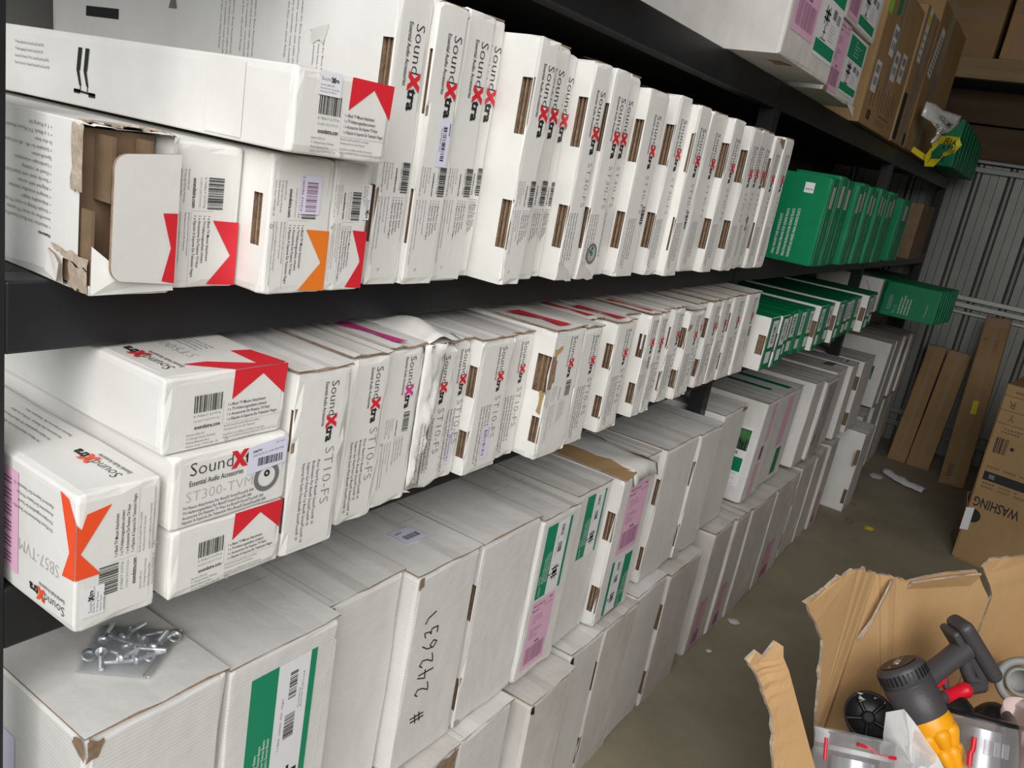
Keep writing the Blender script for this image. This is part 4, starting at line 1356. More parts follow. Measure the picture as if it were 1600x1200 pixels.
# lower floor layer
LOW = [(0.43, 0.61, 0.0, 0.480, 0, 0, 'white shipping box on the floor, leftmost, under the bolt-bag box', 0), (0.615, 0.80, 0.0, 0.480, 0, 0, 'white shipping box on the floor, second from left, under the green-labelled box', 0), (0.805, 0.985, 0.0, 0.478, 0, 0, 'white shipping box on the floor, third from the left', 0),
       (0.99, 1.170, 0.004, 0.478, 0, 0, 'greyish white box on floor with ripped brown corner, below the handwritten number', 0), (1.174, 1.362, 0.002, 0.480, 0, 0, 'white floor box right of the ripped-corner one', 0), (1.396, 1.590, 0.030, 0.462, 0, 0, 'white floor box standing proud below the long pink label', 0),
       (1.612, 1.784, 0.004, 0.470, 0, 0, 'white floor box with punctured dark top corner', 0), (1.788, 1.984, 0.006, 0.470, 1, 0, 'white floor box with slit hand hole below the torn-top box', 0), (1.988, 2.196, 0.0, 0.478, 0, 0, 'plain white floor box, third before the rack post', 0),
       (2.212, 2.470, 0.006, 0.466, 2, 0, 'wide white floor box with two hand holes, before the rack post', 0), (2.590, 2.790, -0.002, 0.474, 0, 1, 'white floor box with bluish side and pink label, just past the post', 0), (2.795, 2.965, 0.006, 0.470, 0, 1, 'white floor box with pink barcode label, second past the post', 0),
       (2.970, 3.290, 0.010, 0.462, 0, 0, 'wide plain white floor box, third past the rack post', 0), (3.295, 3.640, 0.012, 0.455, 0, 1, 'wide white floor box, long faded pink label, fourth past the post', 0), (3.72, 3.97, 0.0, 0.450, 2, 0, 'white floor box with two hand holes, far part of second bay', 0),
       (3.975, 4.17, 0.004, 0.455, 0, 0, 'white floor box right of the far two-holed one', 0), (4.20, 4.37, 0.012, 0.465, 0, 1, 'leaning white floor box with faded pink stripe', 0)]
for k, (a, b, x, zt, hole, lab, desc, _) in enumerate(LOW):
    far = a > 2.5
    o, wd, h = shipping(x, a, b, 0.0, zt, desc, LO, d=0.40, hole=hole, seed=600 + k, m=W_DIRT if k % 2 or far else W_COR, crush=0.008, lift=0.006, hw=0.016, lean=0.0 if not far else 0.02)
    ff = f_front(h, 0.02 if far else 0)
    if lab:
        p = pink_label(0.36 * wd, 0.40 * h, at_uv(0.22 * wd, 0.02 * h))
        put(o, 'delivery_label', p, ff)
    if k == 3:
        patch(o, 'torn_corner', jag([(wd - 0.05, h - 0.06), (wd - 0.002, h - 0.05), (wd - 0.002, h - 0.002), (wd - 0.08, h - 0.004)], 7, 0.005), ff, EDGE)
        p = Pr()
        p.rect(0.02, h - 0.045, 0.045, h - 0.02, PD)
        put(o, 'plum_label', p, ff)
    if k in (6, 5):
        patch(o, 'punctured_corner', jag([(0.002, h - 0.022), (0.016, h - 0.026), (0.014, h - 0.004), (0.002, h - 0.003)], 8, 0.003), ff, P_BLK)
o, wd, h = shipping(0.085, 4.665, 4.93, 0.0, 0.452, 'white floor box turned to show its broad bright side, last before far bay', LO, d=0.20, hole=2, seed=640, lean=0.06, m=W_SAT, hw=0.022)
for k, (a, b, x) in enumerate(((5.02, 5.17, 0.0), (5.175, 5.35, -0.02), (5.355, 5.52, 0.0), (5.525, 5.7, -0.01), (5.705, 5.9, 0.0), (5.905, 6.1, 0.0))):
    shipping(x, a, b, 0.0, 0.465, 'white floor box in the far bay, ' + ORD[k] + ' beyond the broad-sided box', LO, d=0.36, seed=650 + k, m=W_DIRT, lean=0.03)


# ------------------------------------------------------------------ green speaker-stand boxes
def green_box(x, y0, y1, z0, h, d, label, group, seed, lean=0.0, face_text=False, front='edge', hole=False, white_side=False):
    wd = y1 - y0 - 0.0015
    o = empty('green_product_box', (x, y0, z0), label, 'box', group)
    hl = [('left', -0.026, h * 0.30, -0.003, h * 0.66)] if hole else []
    carton_body(wd, h, d, hl, lean, seed, 0.004, (4, 2, 5), (W_SAT if white_side else GREEN,), parent=o)
    for _, a0, b0, a1, b1 in hl:
        recess(o, a0, b0, a1, b1, 0.012, EDGE, lean, h)
    ff = f_front(h, lean)
    r = random.Random(seed)
    if white_side:
        mb = MB()
        mb.box((-d + 0.002, 0.001 + lean, h), (-0.001, wd - 0.001 + lean, h + 0.0012))
        mb.build('green_lid', GREEN, o)
        p = Pr()
        p.rect(0.002, 0.002, wd - 0.002, h - 0.002, GC, 0)
        put(o, 'green_panel', p, ff)
    if front == 'edge':                              # worn pale seams running up the narrow end
        p = Pr()
        for q in (0.10, 0.90):
            p.rect(wd * q - wd * 0.05, 0.004, wd * q + wd * 0.05, h - 0.004, LG, 0)
        me = put(o, 'worn_seam', p, ff)
        me.data.materials[0] = GREEN_W
        p = Pr()
        p.text('PIED POUR SONOS PLAY:3', wd * 0.42, h * 0.52, h * 0.42, min(0.010, wd * 0.2), LG, -90, 0, 1)
        p.rect(wd * 0.28, h * 0.66, wd * 0.62, h * 0.90, LG, 0)
        put(o, 'end_print', p, ff)
    elif front == 'label':
        p = Pr()
        p.rect(wd * 0.30, h * 0.42, wd * 0.88, h * 0.93, LW, 1)
        p.bars(wd * 0.48, h * 0.50, wd * 0.72, h * 0.86, BK, 16, 'v', 2, seed=seed)
        p.rect(wd * 0.30, h * 0.12, wd * 0.80, h * 0.34, LW, 1)
        put(o, 'barcode_label', p, ff)
        patch(o, 'worn_seam', [(0.0, 0.004), (wd * 0.10, 0.004), (wd * 0.10, h - 0.004), (0.0, h - 0.004)], ff, GREEN_W, layer=2)
    if face_text:
        p = Pr()
        big = h > 0.22
        a = d - 0.055 if not big else d - 0.10
        p.lines(['WALL MOUNT FOR SONOS PLAY:5', 'WANDHALTERUNG F\u00dcR SONOS PLAY:5', 'FIXATION MURALE POUR SONOS PLAY:5', 'SOPORTE DE PARED PARA SONOS PLAY:5'] if big else ['WALL MOUNT FOR SONOS PLAY:3', 'WANDHALTERUNG F\u00dcR SONOS PLAY:3', 'FIXATION MURALE POUR SONOS', 'SOPORTE DE PARED PARA SONOS'], d - 0.125 if big else d - 0.185, h * 0.06 if big else h * 0.12, h * 0.55, 0.0085 if big else 0.008, 0.017 if big else 0.016, WH, 90, 0.01)
        if not big:
            p.text('FLEXSON', d - 0.235, h * 0.20, h * 0.40, 0.018, LG, 90)
            p.text('P1 / L', d - 0.205, h * 0.12, h * 0.24, 0.014, LG, 90)
            p.text('Flexson', d - 0.05, h * 0.18, h * 0.35, 0.010, LG, 90)
        put(o, 'face_print', p, lambda u, v, l: (u - d, -OFF - STEP * l + lean * v / h, v))
    return o, wd, h, ff


GR1 = 'green boxes on the upper shelf'
YS = [(2.745, 2.850, 0.030), (2.852, 2.968, 0.030), (2.970, 3.092, 0.024), (3.110, 3.215, 0.036), (3.217, 3.318, 0.026), (3.320, 3.418, 0.034), (3.420, 3.505, 0.028), (3.507, 3.600, 0.038), (3.602, 3.700, 0.030), (3.702, 3.800, 0.036), (3.802, 3.915, 0.030), (3.918, 4.095, -0.050), (4.10, 4.33, 0.030)]
for k, (a, b, x) in enumerate(YS):
    lab = 'green box showing its broad printed side, first after the tall white boxes' if k == 0 else ('dark green box set back, second from the far end of upper shelf row' if k == 11 else ('last green box at the far end of the upper shelf row' if k == 12 else 'green box end, ' + ORD[k] + ' in the upper shelf row of green boxes'))
    o, wd, h, ff = green_box(x, a, b, Z2 + 0.0005, 0.288 + 0.006 * ((k * 5) % 3 - 1), 0.155 if k == 0 else 0.15, lab, GR1, 700 + k, 0.0, k == 0, 'edge')
    if k == 0:
        p = Pr()
        p.rect(0.075, h - 0.058, 0.105, h - 0.026, LW, 1)
        p.bars(0.079, h - 0.050, 0.101, h - 0.044, GY, 14, 'u', 2)
        put(o, 'small_sticker', p, f_left(0.155))

GR2 = 'green and white boxes on the middle shelf'
ys = [2.530, 2.640, 2.735, 2.855, 2.955, 3.050, 3.150, 3.245, 3.345, 3.455, 3.550, 3.655, 3.765, 3.880, 4.000, 4.120, 4.235, 4.375]
for k in range(len(ys) - 1):
    ws = k in (0, 1, 6, 9, 14)
    a, b = ys[k], ys[k + 1] - 0.002
    if not ws:
        b -= 0.0
    x = 0.004 + (0.012 if ws else -0.012) + 0.004 * ((k * 7) % 3 - 1)
    lab = ('white-sided green box with a brown hand hole, ' if ws else 'green box with white barcode label, ') + ORD[k] + ' in the middle shelf green row'
    green_box(x, a + (0.0 if not ws else 0.006), b, YB, 0.170 + 0.005 * ((k * 3) % 3 - 1) + (0.006 if ws else 0), 0.40, lab, GR2, 730 + k, 0.0, False, 'label', ws, ws)
GR3 = 'green boxes overhanging the far bay middle shelf'
for k in range(7):
    green_box(0.205 + 0.006 * k, 4.995 + 0.062 * k, 4.995 + 0.062 * k + 0.060, YB, 0.188, 0.285 if k == 0 else 0.42, 'green box jutting into the aisle from the far bay, ' + ('nearest, printed side in view' if k == 0 else ORD[k] + ' behind the printed one'), GR3, 760 + k, 0.03, k == 0, 'none')
o, wd, h = shipping(-0.100, 4.992, 5.054, YB, 1.262, 'white box with curved scratch, behind the jutting green boxes', UP, d=0.36, seed=770, m=W_SAT, with_lid=False)
p = Pr()
for k in range(14):
    a, b = k / 14, (k + 1) / 14
    f = lambda t: (0.27 + 0.035 * math.sin(3.14 * (t * 0.9 + 0.1)), 0.035 + 0.13 * t)
    (u0, v0), (u1, v1) = f(a), f(b)
    p.poly([(u0, v0), (u0 + 0.003, v0), (u1 + 0.003, v1), (u1, v1)], GY)
put(o, 'curved_scratch', p, f_left(0.36))
GR4 = 'green boxes on the top shelf far end'
ZT = Z3 + 0.0005
for k in range(11):
    green_box(0.030 + 0.004 * (k % 3), 5.26 + 0.10 * k, 5.26 + 0.10 * k + 0.096, ZT, 0.255 - 0.004 * k, 0.16, 'green box on the top shelf beyond the brown cartons, ' + ('nearest of its row' if k == 0 else ORD[k] + ' behind the nearest'), GR4, 780 + k, 0.0, False, 'none')
o = empty('brown_shipping_box', (0.02, 4.76, Z2 + 0.0005), 'dark brown carton at the end of the upper shelf beyond the green boxes', 'box')
carton_body(0.42, 0.285, 0.34, (), 0.0, 790, 0.004, (3, 3, 3), (KRAFT_D,), parent=o)
p = Pr()
for k in range(5):
    p.poly([(0.06 + 0.05 * k, 0.05), (0.07 + 0.05 * k, 0.05), (0.085 + 0.05 * k, 0.13), (0.075 + 0.05 * k, 0.13)], EG)
put(o, 'side_print', p, f_left(0.34))


# ------------------------------------------------------------------ top shelf
def stand_label(W, H, T=None):
    """white product label: green head with white lines, stand picture, green foot strip"""
    p = Pr(T)
    p.rect(0, 0, W, H, LW, 1)
    p.rect(0.02 * W, 0.60 * H, 0.98 * W, 0.98 * H, GN, 2)
    p.lines(['8-ATVS', 'Adjustable TV Stand', 'TV-St\u00e4nder', 'Support de TV', 'Soporte de TV'], 0.34 * W, 0.90 * H, 0.42 * W, 0.026 * H, 0.055 * H, WH, 0, 0, 3)
    p.rect(0.02 * W, 0.04 * H, 0.98 * W, 0.17 * H, GN, 2)
    bracket_icon(p, 0.30 * W, 0.43 * H, 0.22 * W, 3, 0)
    p.rect(0.29 * W, 0.20 * H, 0.32 * W, 0.34 * H, GY, 2)
    p.rect(0.18 * W, 0.185 * H, 0.46 * W, 0.20 * H, GY, 2)
    p.bars(0.55 * W, 0.44 * H, 0.72 * W, 0.54 * H, BK, 14, 'u', 2, seed=3)
    p.bars(0.76 * W, 0.42 * H, 0.93 * W, 0.52 * H, GY, 14, 'u', 2, seed=4)
    for k in range(6):
        p.rect(0.54 * W, (0.22 + 0.03 * k) * H, (0.80 - 0.03 * (k % 3)) * W, (0.227 + 0.03 * k) * H, LG, 2)
    return p


TOPG = 'boxes on the top shelf'
o, wd, h = shipping(0.012, 2.013, 2.470, ZT, 2.235, 'big white carton with pink and green labels overhanging the top shelf', TOPG, d=0.62, seed=801, m=W_DIRT, with_lid=False)
put(o, 'delivery_label', pink_label(0.185, 0.23, at_uv(0.030, 0.062)), f_front())
put(o, 'product_label', stand_label(0.20, 0.235, at_uv(0.235, 0.045)), f_front())
patch(o, 'torn_patch', jag([(-0.06, 0.10), (-0.02, 0.12), (-0.025, 0.17), (-0.06, 0.16)], 3, 0.008), lambda u, v, l: (u, v, -0.0012), KRAFT)
o, wd, h = shipping(-0.024, 2.560, 2.965, ZT, 2.112, 'smaller white carton, pink and green labels, beneath another white one', TOPG, d=0.50, seed=802, m=W_DIRT, with_lid=False)
put(o, 'delivery_label', pink_label(0.130, 0.185, at_uv(0.010, 0.010)), f_front())
put(o, 'product_label', stand_label(0.215, 0.165, at_uv(0.160, 0.022)), f_front())
patch(o, 'torn_corner', jag([(0.004, 0.0), (0.05, 0.001), (0.03, 0.022), (0.002, 0.03)], 3, 0.005), f_front(), EDGE)
mb = MB()
mb.add([(0.001, wd - 0.10, 0.004), (0.002, wd - 0.002, 0.004), (0.012, wd - 0.02, -0.03), (0.006, wd - 0.06, -0.012)], [(0, 1, 2, 3)])
mb.build('hanging_flap', [W_DIRT, EDGE], o, solid=0.002, rim=1)
o, wd, h = shipping(-0.020, 2.585, 2.985, 2.1125, 2.330, 'white carton stacked on the smaller white carton, top shelf', TOPG, d=0.50, seed=803, m=W_DIRT, with_lid=False)
put(o, 'delivery_label', pink_label(0.120, 0.20, at_uv(0.012, 0.010)), f_front())
put(o, 'product_label', stand_label(0.215, 0.205, at_uv(0.145, 0.006)), f_front())


def brown(x, y0, y1, z0, h, d, label, seed, group=TOPG, m=KRAFT, rot=0.0, crush=0.006):
    wd = y1 - y0 - 0.003
    o = empty('brown_shipping_box', (x, y0, z0), label, 'box', group, (0, 0, rot))
    carton_body(wd, h, d, (), 0, seed, crush, (3, 3, 4), (m,), parent=o)
    return o, wd


o, wd = brown(-0.03, 1.10, 1.47, ZT, 0.34, 0.5, 'brown carton at left end of the top shelf, beside big white carton', 810)
o, wd = brown(-0.090, 3.365, 4.015, ZT, 0.52, 0.55, 'big brown carton covered in white stickers, behind the white cartons', 811)
for k, (u, v, a) in enumerate(((0.225, 0.325, 0.0), (0.088, 0.175, 0.0), (0.36, 0.255, 0.0), (0.50, 0.27, 0.0))):
    p = Pr()
    p.rect(u - 0.045, v - 0.055, u + 0.045, v + 0.055, LW, 1)
    p.bars(u - 0.03, v + 0.012, u + 0.03, v + 0.04, BK, 12, 'u', 2, seed=k)
    p.bars(u - 0.03, v - 0.03, u + 0.03, v - 0.002, GY, 12, 'u', 2, seed=k + 9)
    put(o, 'white_sticker', p, f_front())
p = Pr()
p.rect(0.00, 0.40, 0.055, 0.455, LIME, 1) if False else p.rect(0.005, 0.385, 0.06, 0.445, GN, 1)
sx = put(o, 'lime_sticker', p, f_front())
sx.data.materials[0] = LIME
p = Pr()
p.poly([(0.15, 0.40), (0.21, 0.42), (0.20, 0.50), (0.14, 0.49)], GN, 1)
put(o, 'green_sticker', p, f_front())
p = Pr()
for k in range(9):
    p.rect(0.10 + 0.055 * k, 0.07 + 0.006 * (k % 3), 0.112 + 0.055 * k, 0.15 + 0.02 * (k % 2), KD)
p.bars(0.10, 0.025, 0.16, 0.06, BK, 8, 'u', 1)
p.rect(0.30, 0.055, 0.52, 0.062, KD)
for k in range(6):
    p.rect(0.28 + 0.03 * k, 0.02, 0.29 + 0.03 * k, 0.045, KD)
put(o, 'carton_print', p, f_front())
patch(o, 'clear_tape', [(0.26, 0.10), (0.31, 0.10), (0.31, 0.515), (0.26, 0.515)], f_front(), TAPE, layer=4)
o, wd = brown(-0.084, 4.020, 4.355, ZT, 0.56, 0.55, 'narrow brown carton with a black strip, between two bigger brown cartons', 812)
p = Pr()
p.rect(0.005, 0.012, 0.085, 0.205, BK)
put(o, 'black_strip', p, f_front())
p = Pr()
p.rect(0.19, 0.008, 0.30, 0.060, BK)
put(o, 'black_strip', p, f_front())
p = Pr()
p.rect(0.05, 0.34, 0.13, 0.555, LW, 0)
for k in range(4):
    p.rect(0.06, 0.36 + 0.03 * k, 0.12, 0.372 + 0.03 * k, LG, 1)
p.rect(0.06, 0.49, 0.12, 0.53, YE, 1)
put(o, 'address_label', p, f_front())
patch(o, 'clear_tape', [(0.15, 0.0), (0.24, 0.0), (0.24, 0.555), (0.15, 0.555)], f_front(), TAPE, layer=4)
o, wd = brown(-0.084, 4.360, 5.210, ZT, 0.66, 0.55, 'wide brown carton with a long white label under clear tape, top shelf', 813, crush=0.02)
p = Pr()
p.poly([(-0.0 + 0.03, 0.34), (0.13, 0.33), (0.20, 0.55), (0.10, 0.56)], LW, 1)
for k in range(10):
    p.poly([(0.06 + 0.006 * k, 0.355 + 0.018 * k), (0.12 + 0.006 * k, 0.348 + 0.018 * k), (0.122 + 0.006 * k, 0.356 + 0.018 * k), (0.062 + 0.006 * k, 0.363 + 0.018 * k)], GY, 2)
put(o, 'address_label', p, f_front())
patch(o, 'clear_tape', [(0.22, 0.0), (0.36, 0.0), (0.36, 0.655), (0.22, 0.655)], f_front(), TAPE, layer=3)

# silver bag hanging over the wide carton, yellow warning tape below it
bag = empty('silver_foil_bag', (0.0, 4.45, 2.05), 'crumpled silver foil bag with black handwriting, hanging from the top shelf cartons', 'bag')
OUT = [(-0.081, 4.382, 2.128), (-0.045, 4.43, 2.125), (-0.016, 4.486, 2.110), (0.055, 4.606, 2.110), (0.058, 4.594, 2.074), (0.032, 4.526, 2.024), (0.006, 4.47, 1.996), (0.002, 4.45, 1.970), (-0.014, 4.40, 1.944), (-0.016, 4.412, 1.962), (-0.010, 4.425, 1.985), (-0.012, 4.446, 2.018), (-0.045, 4.398, 2.048), (-0.079, 4.345, 2.061)]
OUT = [(x + 0.035, y - 0.02, z) for x, y, z in OUT]
mb = MB()
cx = [sum(p[i] for p in OUT) / len(OUT) for i in range(3)]
vs, fs = [], []
N = len(OUT)
for q in range(6):
    t = 1 - q / 5.5
    for p in OUT:
        k = noise.noise(V((p[1] * 30, p[2] * 30, q * 1.7)))
        vs.append((cx[0] + (p[0] - cx[0]) * t + 0.016 * k * (1 if q else 0.2) + 0.018 * (1 - t), cx[1] + (p[1] - cx[1]) * t - 0.010 * (1 - t), cx[2] + (p[2] - cx[2]) * t))
fs = [(q * N + k, q * N + (k + 1) % N, (q + 1) * N + (k + 1) % N, (q + 1) * N + k) for q in range(5) for k in range(N)] + [list(range(5 * N, 6 * N))]
mb.add([(x - 0.0, y - 4.45, z - 2.05) for x, y, z in vs], fs, 0, True)
mb.build('foil', SILVER, bag, solid=0.003)
p = Pr()
p.text('VOLUME', -0.055, 0.020, 0.10, 0.024, BK, -14, 0.01, 0, 0.3)
p.text('1L - 226', -0.060, -0.018, 0.085, 0.022, BK, -20, 0.01, 0, 0.3)
rx = V((0.125, 0.20, -0.02)).normalized()
ry = V((0, 0, 1))
nn = rx.cross(ry).normalized()
put(bag, 'handwriting', p, lambda u, v, l: tuple(V((cx[0] + 0.0, cx[1] - 4.45, cx[2] - 2.05)) + rx * u + ry * v + nn * 0.034))
tp = empty('yellow_tape', (0.02, 4.68, 1.95), 'crumpled yellow warning tape with black letters below the silver bag', 'tape')
mb = MB()
TPTS = [(-0.012, 4.60, 1.990), (0.03, 4.63, 1.996), (0.07, 4.70, 2.003), (0.086, 4.70, 1.968), (0.055, 4.66, 1.945), (0.035, 4.64, 1.925), (0.022, 4.63, 1.885), (-0.012, 4.59, 1.878), (-0.02, 4.57, 1.925), (0.005, 4.59, 1.955)]
TPTS = [(x + 0.012, y, z) for x, y, z in TPTS]
for a, b in zip(TPTS, TPTS[1:] + TPTS[:1]):
    a, b = V(a), V(b)
    s = V((0.014, 0.012, 0.040))
    mb.add([tuple(q - V((0.02, 4.68, 1.95))) for q in (a - s * 0.5, b - s * 0.5, b + s * 0.5 + V((0.006, 0, 0)), a + s * 0.5)], [(0, 1, 2, 3)])
for a, b in (((0.000, 4.60, 1.890), (-0.083, 4.58, 1.930)),):
    a, b = V(a), V(b)
    s = V((0.004, 0.012, 0.026))
    mb.add([tuple(q - V((0.02, 4.68, 1.95))) for q in (a - s * 0.5, b - s * 0.5, b + s * 0.5, a + s * 0.5)], [(0, 1, 2, 3)])
mb.build('tape_strip', YEL, tp, solid=0.002)
p = Pr()
p.text('JEJA', -0.07, 0.026, 0.09, 0.026, BK, -6, 0.02)
p.text('A TIV', -0.075, -0.006, 0.095, 0.024, BK, -10, 0.02)
p.text('JE', -0.07, -0.045, 0.04, 0.024, BK, -30, 0.02)
put(tp, 'lettering', p, lambda u, v, l: (0.055 + u * 0.55 + 0.012, -0.062 + u * 0.83 - 0.012, v + 0.004))

# cartons on the loft
LOFT = 'brown cartons on the loft shelf'
for k, (a, b, hh, lab) in enumerate(((-0.95, -0.46, 0.40, 'brown carton on the loft shelf, left, mostly behind the top shelf cartons'), (-0.44, -0.03, 0.42, 'brown taped carton on the loft shelf, left of the pale one'), (0.0, 0.48, 0.50, 'lighter brown carton on the loft shelf with shiny tape at its corner'), (0.50, 1.1, 0.45, 'brown carton on the loft shelf, rightmost'))):
    o = empty('brown_shipping_box', (a, 6.03, 2.614), lab, 'box', LOFT, (0, 0, -math.pi / 2))
    carton_body(b - a, hh, 0.5, (), 0, 830 + k, 0.008, (3, 3, 3), (KRAFT if k != 2 else KRAFT_L,), parent=o)
    patch(o, 'clear_tape', jag([(0.03, 0.014), (0.12, 0.014), (0.14, hh - 0.014), (0.05, hh - 0.014)], 830 + k, 0.012), f_front(), TAPE)
    patch(o, 'clear_tape', jag([(0.010, hh * 0.52), (b - a - 0.012, hh * 0.52), (b - a - 0.012, hh * 0.66), (0.010, hh * 0.66)], 850 + k, 0.008), f_front(), TAPE, layer=5)


# ------------------------------------------------------------------ tall cartons leaning on the back wall
def tall(name, label, x0, x1, y, h, t, ang, roll, seed):
    wd = x1 - x0
    o = bpy.data.objects.new(name, None)
    COL.objects.link(o)
    o.matrix_world = Matrix.Translation((x0, y, 0.0)) @ Matrix.Rotation(roll, 4, 'Y') @ Matrix.Rotation(-ang, 4, 'X') @ Matrix.Rotation(-math.pi / 2, 4, 'Z')
    tag(o, label, 'box', 'tall brown cartons leaning on the back wall')
    carton_body(wd, h, t, (), 0, seed, 0.006, (2, 2, 6), (KRAFT,), parent=o)
    mb = MB()
    mb.add([(-0.002, 0.002, h + 0.001), (-0.002, wd - 0.002, h + 0.001), (-t + 0.004, wd - 0.002, h + 0.001), (-t + 0.004, 0.002, h + 0.001)], [(0, 1, 2, 3)])
    mb.build('shaded_top', EDGE, o, recalc=False)  # shadow on the carton's top, put in as a darker sheet
    patch(o, 'clear_tape', jag([(wd * 0.12, h * 0.93), (wd * 0.92, h * 0.95), (wd * 0.9, h - 0.002), (wd * 0.12, h - 0.002)], seed, 0.006), f_front(), TAPE)
    patch(o, 'clear_tape', [(wd * 0.42, 0.02), (wd * 0.60, 0.02), (wd * 0.60, h * 0.92), (wd * 0.42, h * 0.92)], f_front(), TAPE, layer=2)
    return o, wd, h


tall('tall_brown_box', 'tall plain brown carton leaning on the steel wall, leftmost of three', 0.077, 0.197, 6.10, 0.87, 0.08, 0.43, 0.0, 901)
tall('tall_brown_box', 'tall plain brown carton leaning on the steel wall, middle one', 0.201, 0.348, 6.09, 0.87, 0.08, 0.43, 0.012, 902)
o, wd, h = tall('tall_brown_box', 'tallest brown leaning carton, yellow sticker halfway up, beside washing machine carton', 0.432, 0.585, 5.90, 1.18, 0.10, 0.42, -0.06, 903)
p = Pr()
p.rect(wd * 0.44, h * 0.42, wd * 0.66, h * 0.50, YE, 3)
sx = put(o, 'yellow_sticker', p, f_front())
sx.data.materials[0] = YEL
p = Pr()
p.text('4K', wd * 0.12, h * 0.85, 0.03, 0.03, KD)
put(o, 'size_mark', p, f_front())
p = Pr()
p.text('505', wd * 0.74, h * 0.80, 0.075, 0.03, KD, 90)
put(o, 'number_mark', p, f_front())
p = Pr()
for k in range(5):
    p.rect(wd * 0.22, h * 0.05 + 0.018 * k, wd * 0.46, h * 0.05 + 0.018 * k + 0.010, KD)
put(o, 'carton_print', p, f_front())

# washing machine carton
o = empty('appliance_carton', (0.655, 4.60, 0.0), 'big brown washing machine carton standing upside down by the back', 'box', None, (0, 0, math.atan2(-0.99, -0.14)))
wd, h, LN = 0.62, 0.93, -0.022
carton_body(wd, h, 0.55, (), LN, 910, 0.012, (3, 4, 5), (KRAFT,), parent=o)
mb = MB()
mb.add([(-0.01, 0.02, 0.001), (-0.32, -0.085, 0.001), (-0.20, -0.055, 0.10), (-0.03, -0.03, 0.34), (-0.005, -0.012, 0.30), (-0.30, 0.004, 0.02), (-0.05, 0.002, 0.36)], [(0, 1, 2, 4), (2, 3, 4), (1, 5, 2), (2, 5, 6, 3)])
mb.build('crushed_corner', KRAFT_D, o, solid=0.004)
ff = f_front(h, LN)
p = Pr()
p.text('WASHING', 0.225, 0.345, 0.205, 0.050, BK, 180, 0.015)
p.rect(0.025, 0.44, 0.27, 0.485, BK)
p.rect(0.05, 0.452, 0.075, 0.474, GY, 2)
for k in range(16):
    for v, n in ((0.40, 15), (0.420, 11), (0.505, 16)):
        if k < n and k % 5 != 4:
            p.rect(0.03 + 0.0145 * k, v, 0.041 + 0.0145 * k, v + 0.009, KD)
p.bars(0.03, 0.585, 0.085, 0.665, BK, 12, 'u')
p.ring(0.108, 0.625, 0.0, 0.009, BK)
for k in range(6):
    p.rect(0.04 + 0.014 * k, 0.692, 0.051 + 0.014 * k, 0.700, KD)
    p.rect(0.05 + 0.014 * k, 0.708, 0.060 + 0.014 * k, 0.716, KD)
for z in (0.735, 0.80, 0.872):
    p.rect(0.005, z, wd - 0.01, z + 0.004, KD)
for k, (u, v) in enumerate(((0.05, 0.752), (0.14, 0.752), (0.25, 0.75), (0.34, 0.75), (0.035, 0.815))):
    p.text(('Y', 'M', 'K', 'V', 'R')[k], u + 0.03, v + 0.035, 0.03, 0.036, KD, 180, 0.02)
for k in range(9):
    p.rect(0.05 + 0.015 * k, 0.892, 0.062 + 0.015 * k, 0.903, KD)
p.ring(0.035, 0.245, 0.0, 0.036, BK)
put(o, 'carton_print', p, ff)
mb = MB()
for f in (0,):
    mb.add([(0.0016, -0.001 + LN * 0.2, 0.155), (0.0016, 0.035 + LN * 0.2, 0.165), (0.0016, 0.035 + LN * 0.35, 0.285), (0.0016, -0.001 + LN * 0.35, 0.275)], [(0, 1, 2, 3)])
    mb.add([(0.0016, -0.0012 + LN * 0.2, 0.155), (-0.05, -0.0016 + LN * 0.2, 0.16), (-0.05, -0.0016 + LN * 0.35, 0.27), (0.0016, -0.0012 + LN * 0.35, 0.275)], [(0, 1, 2, 3)])
mb.build('white_label', LAB_W, o)

# ------------------------------------------------------------------ litter on the floor
o = tag(None or bpy.data.objects.new('x', None), 'x')
bpy.data.objects.remove(o)
mb = MB()
vs = []
for a in range(15):
    for b in range(6):
        t, q = a / 14, b / 5
        k = noise.noise(V((t * 7, q * 4, 2.2)))
        vs.append((0.115 + 0.27 * t + 0.02 * q, 5.72 - 0.16 * t - 0.09 * (1 - q) * (0.6 + 0.5 * math.sin(3 * t)) + 0.012 * k, 0.012 + 0.022 * abs(k) * (1 if 0 < b < 5 else 0.1) + 0.02 * math.sin(3.14 * q)))
mb.add(vs, [(a * 6 + b, (a + 1) * 6 + b, (a + 1) * 6 + b + 1, a * 6 + b + 1) for a in range(14) for b in range(5)], 0, True)
tag(mb.build('crumpled_paper', PAPER, solid=0.001), 'crumpled sheet of white paper on the floor near the leaning cartons', 'paper')
SCR = [((0.11, 5.55), 0.045, PAPER, 'small white paper scrap on floor beside the far bay boxes'), ((0.255, 4.56), 0.030, YEL, 'little yellow scrap on the concrete floor in the aisle'), ((0.05, 2.98), 0.022, PAPER, 'white paper chip on floor at the foot of the pink-labelled floor boxes'), ((0.055, 2.70), 0.012, PAPER, 'tiny white chip on floor just past the rack post'),
       ((0.15, 4.55), 0.028, EDGE, 'dark torn scrap on floor beside the last floor boxes'), ((0.11, 4.85), 0.020, EDGE, 'small dark scrap on floor near the broad-sided box')]
for k, ((x, y), s, m, lab) in enumerate(SCR):
    r = random.Random(60 + k)
    mb = MB()
    pts = [(x + s * (0.7 + 0.5 * r.random()) * math.cos(q * 1.05), y + s * (0.7 + 0.5 * r.random()) * math.sin(q * 1.05) * 1.3, 0.002 + 0.004 * r.random()) for q in range(6)]
    mb.add(pts + [(x, y, 0.010)], [(q, (q + 1) % 6, 6) for q in range(6)])
    tag(mb.build('paper_scrap', m, solid=0.001), lab, 'scrap', 'scraps on the floor')


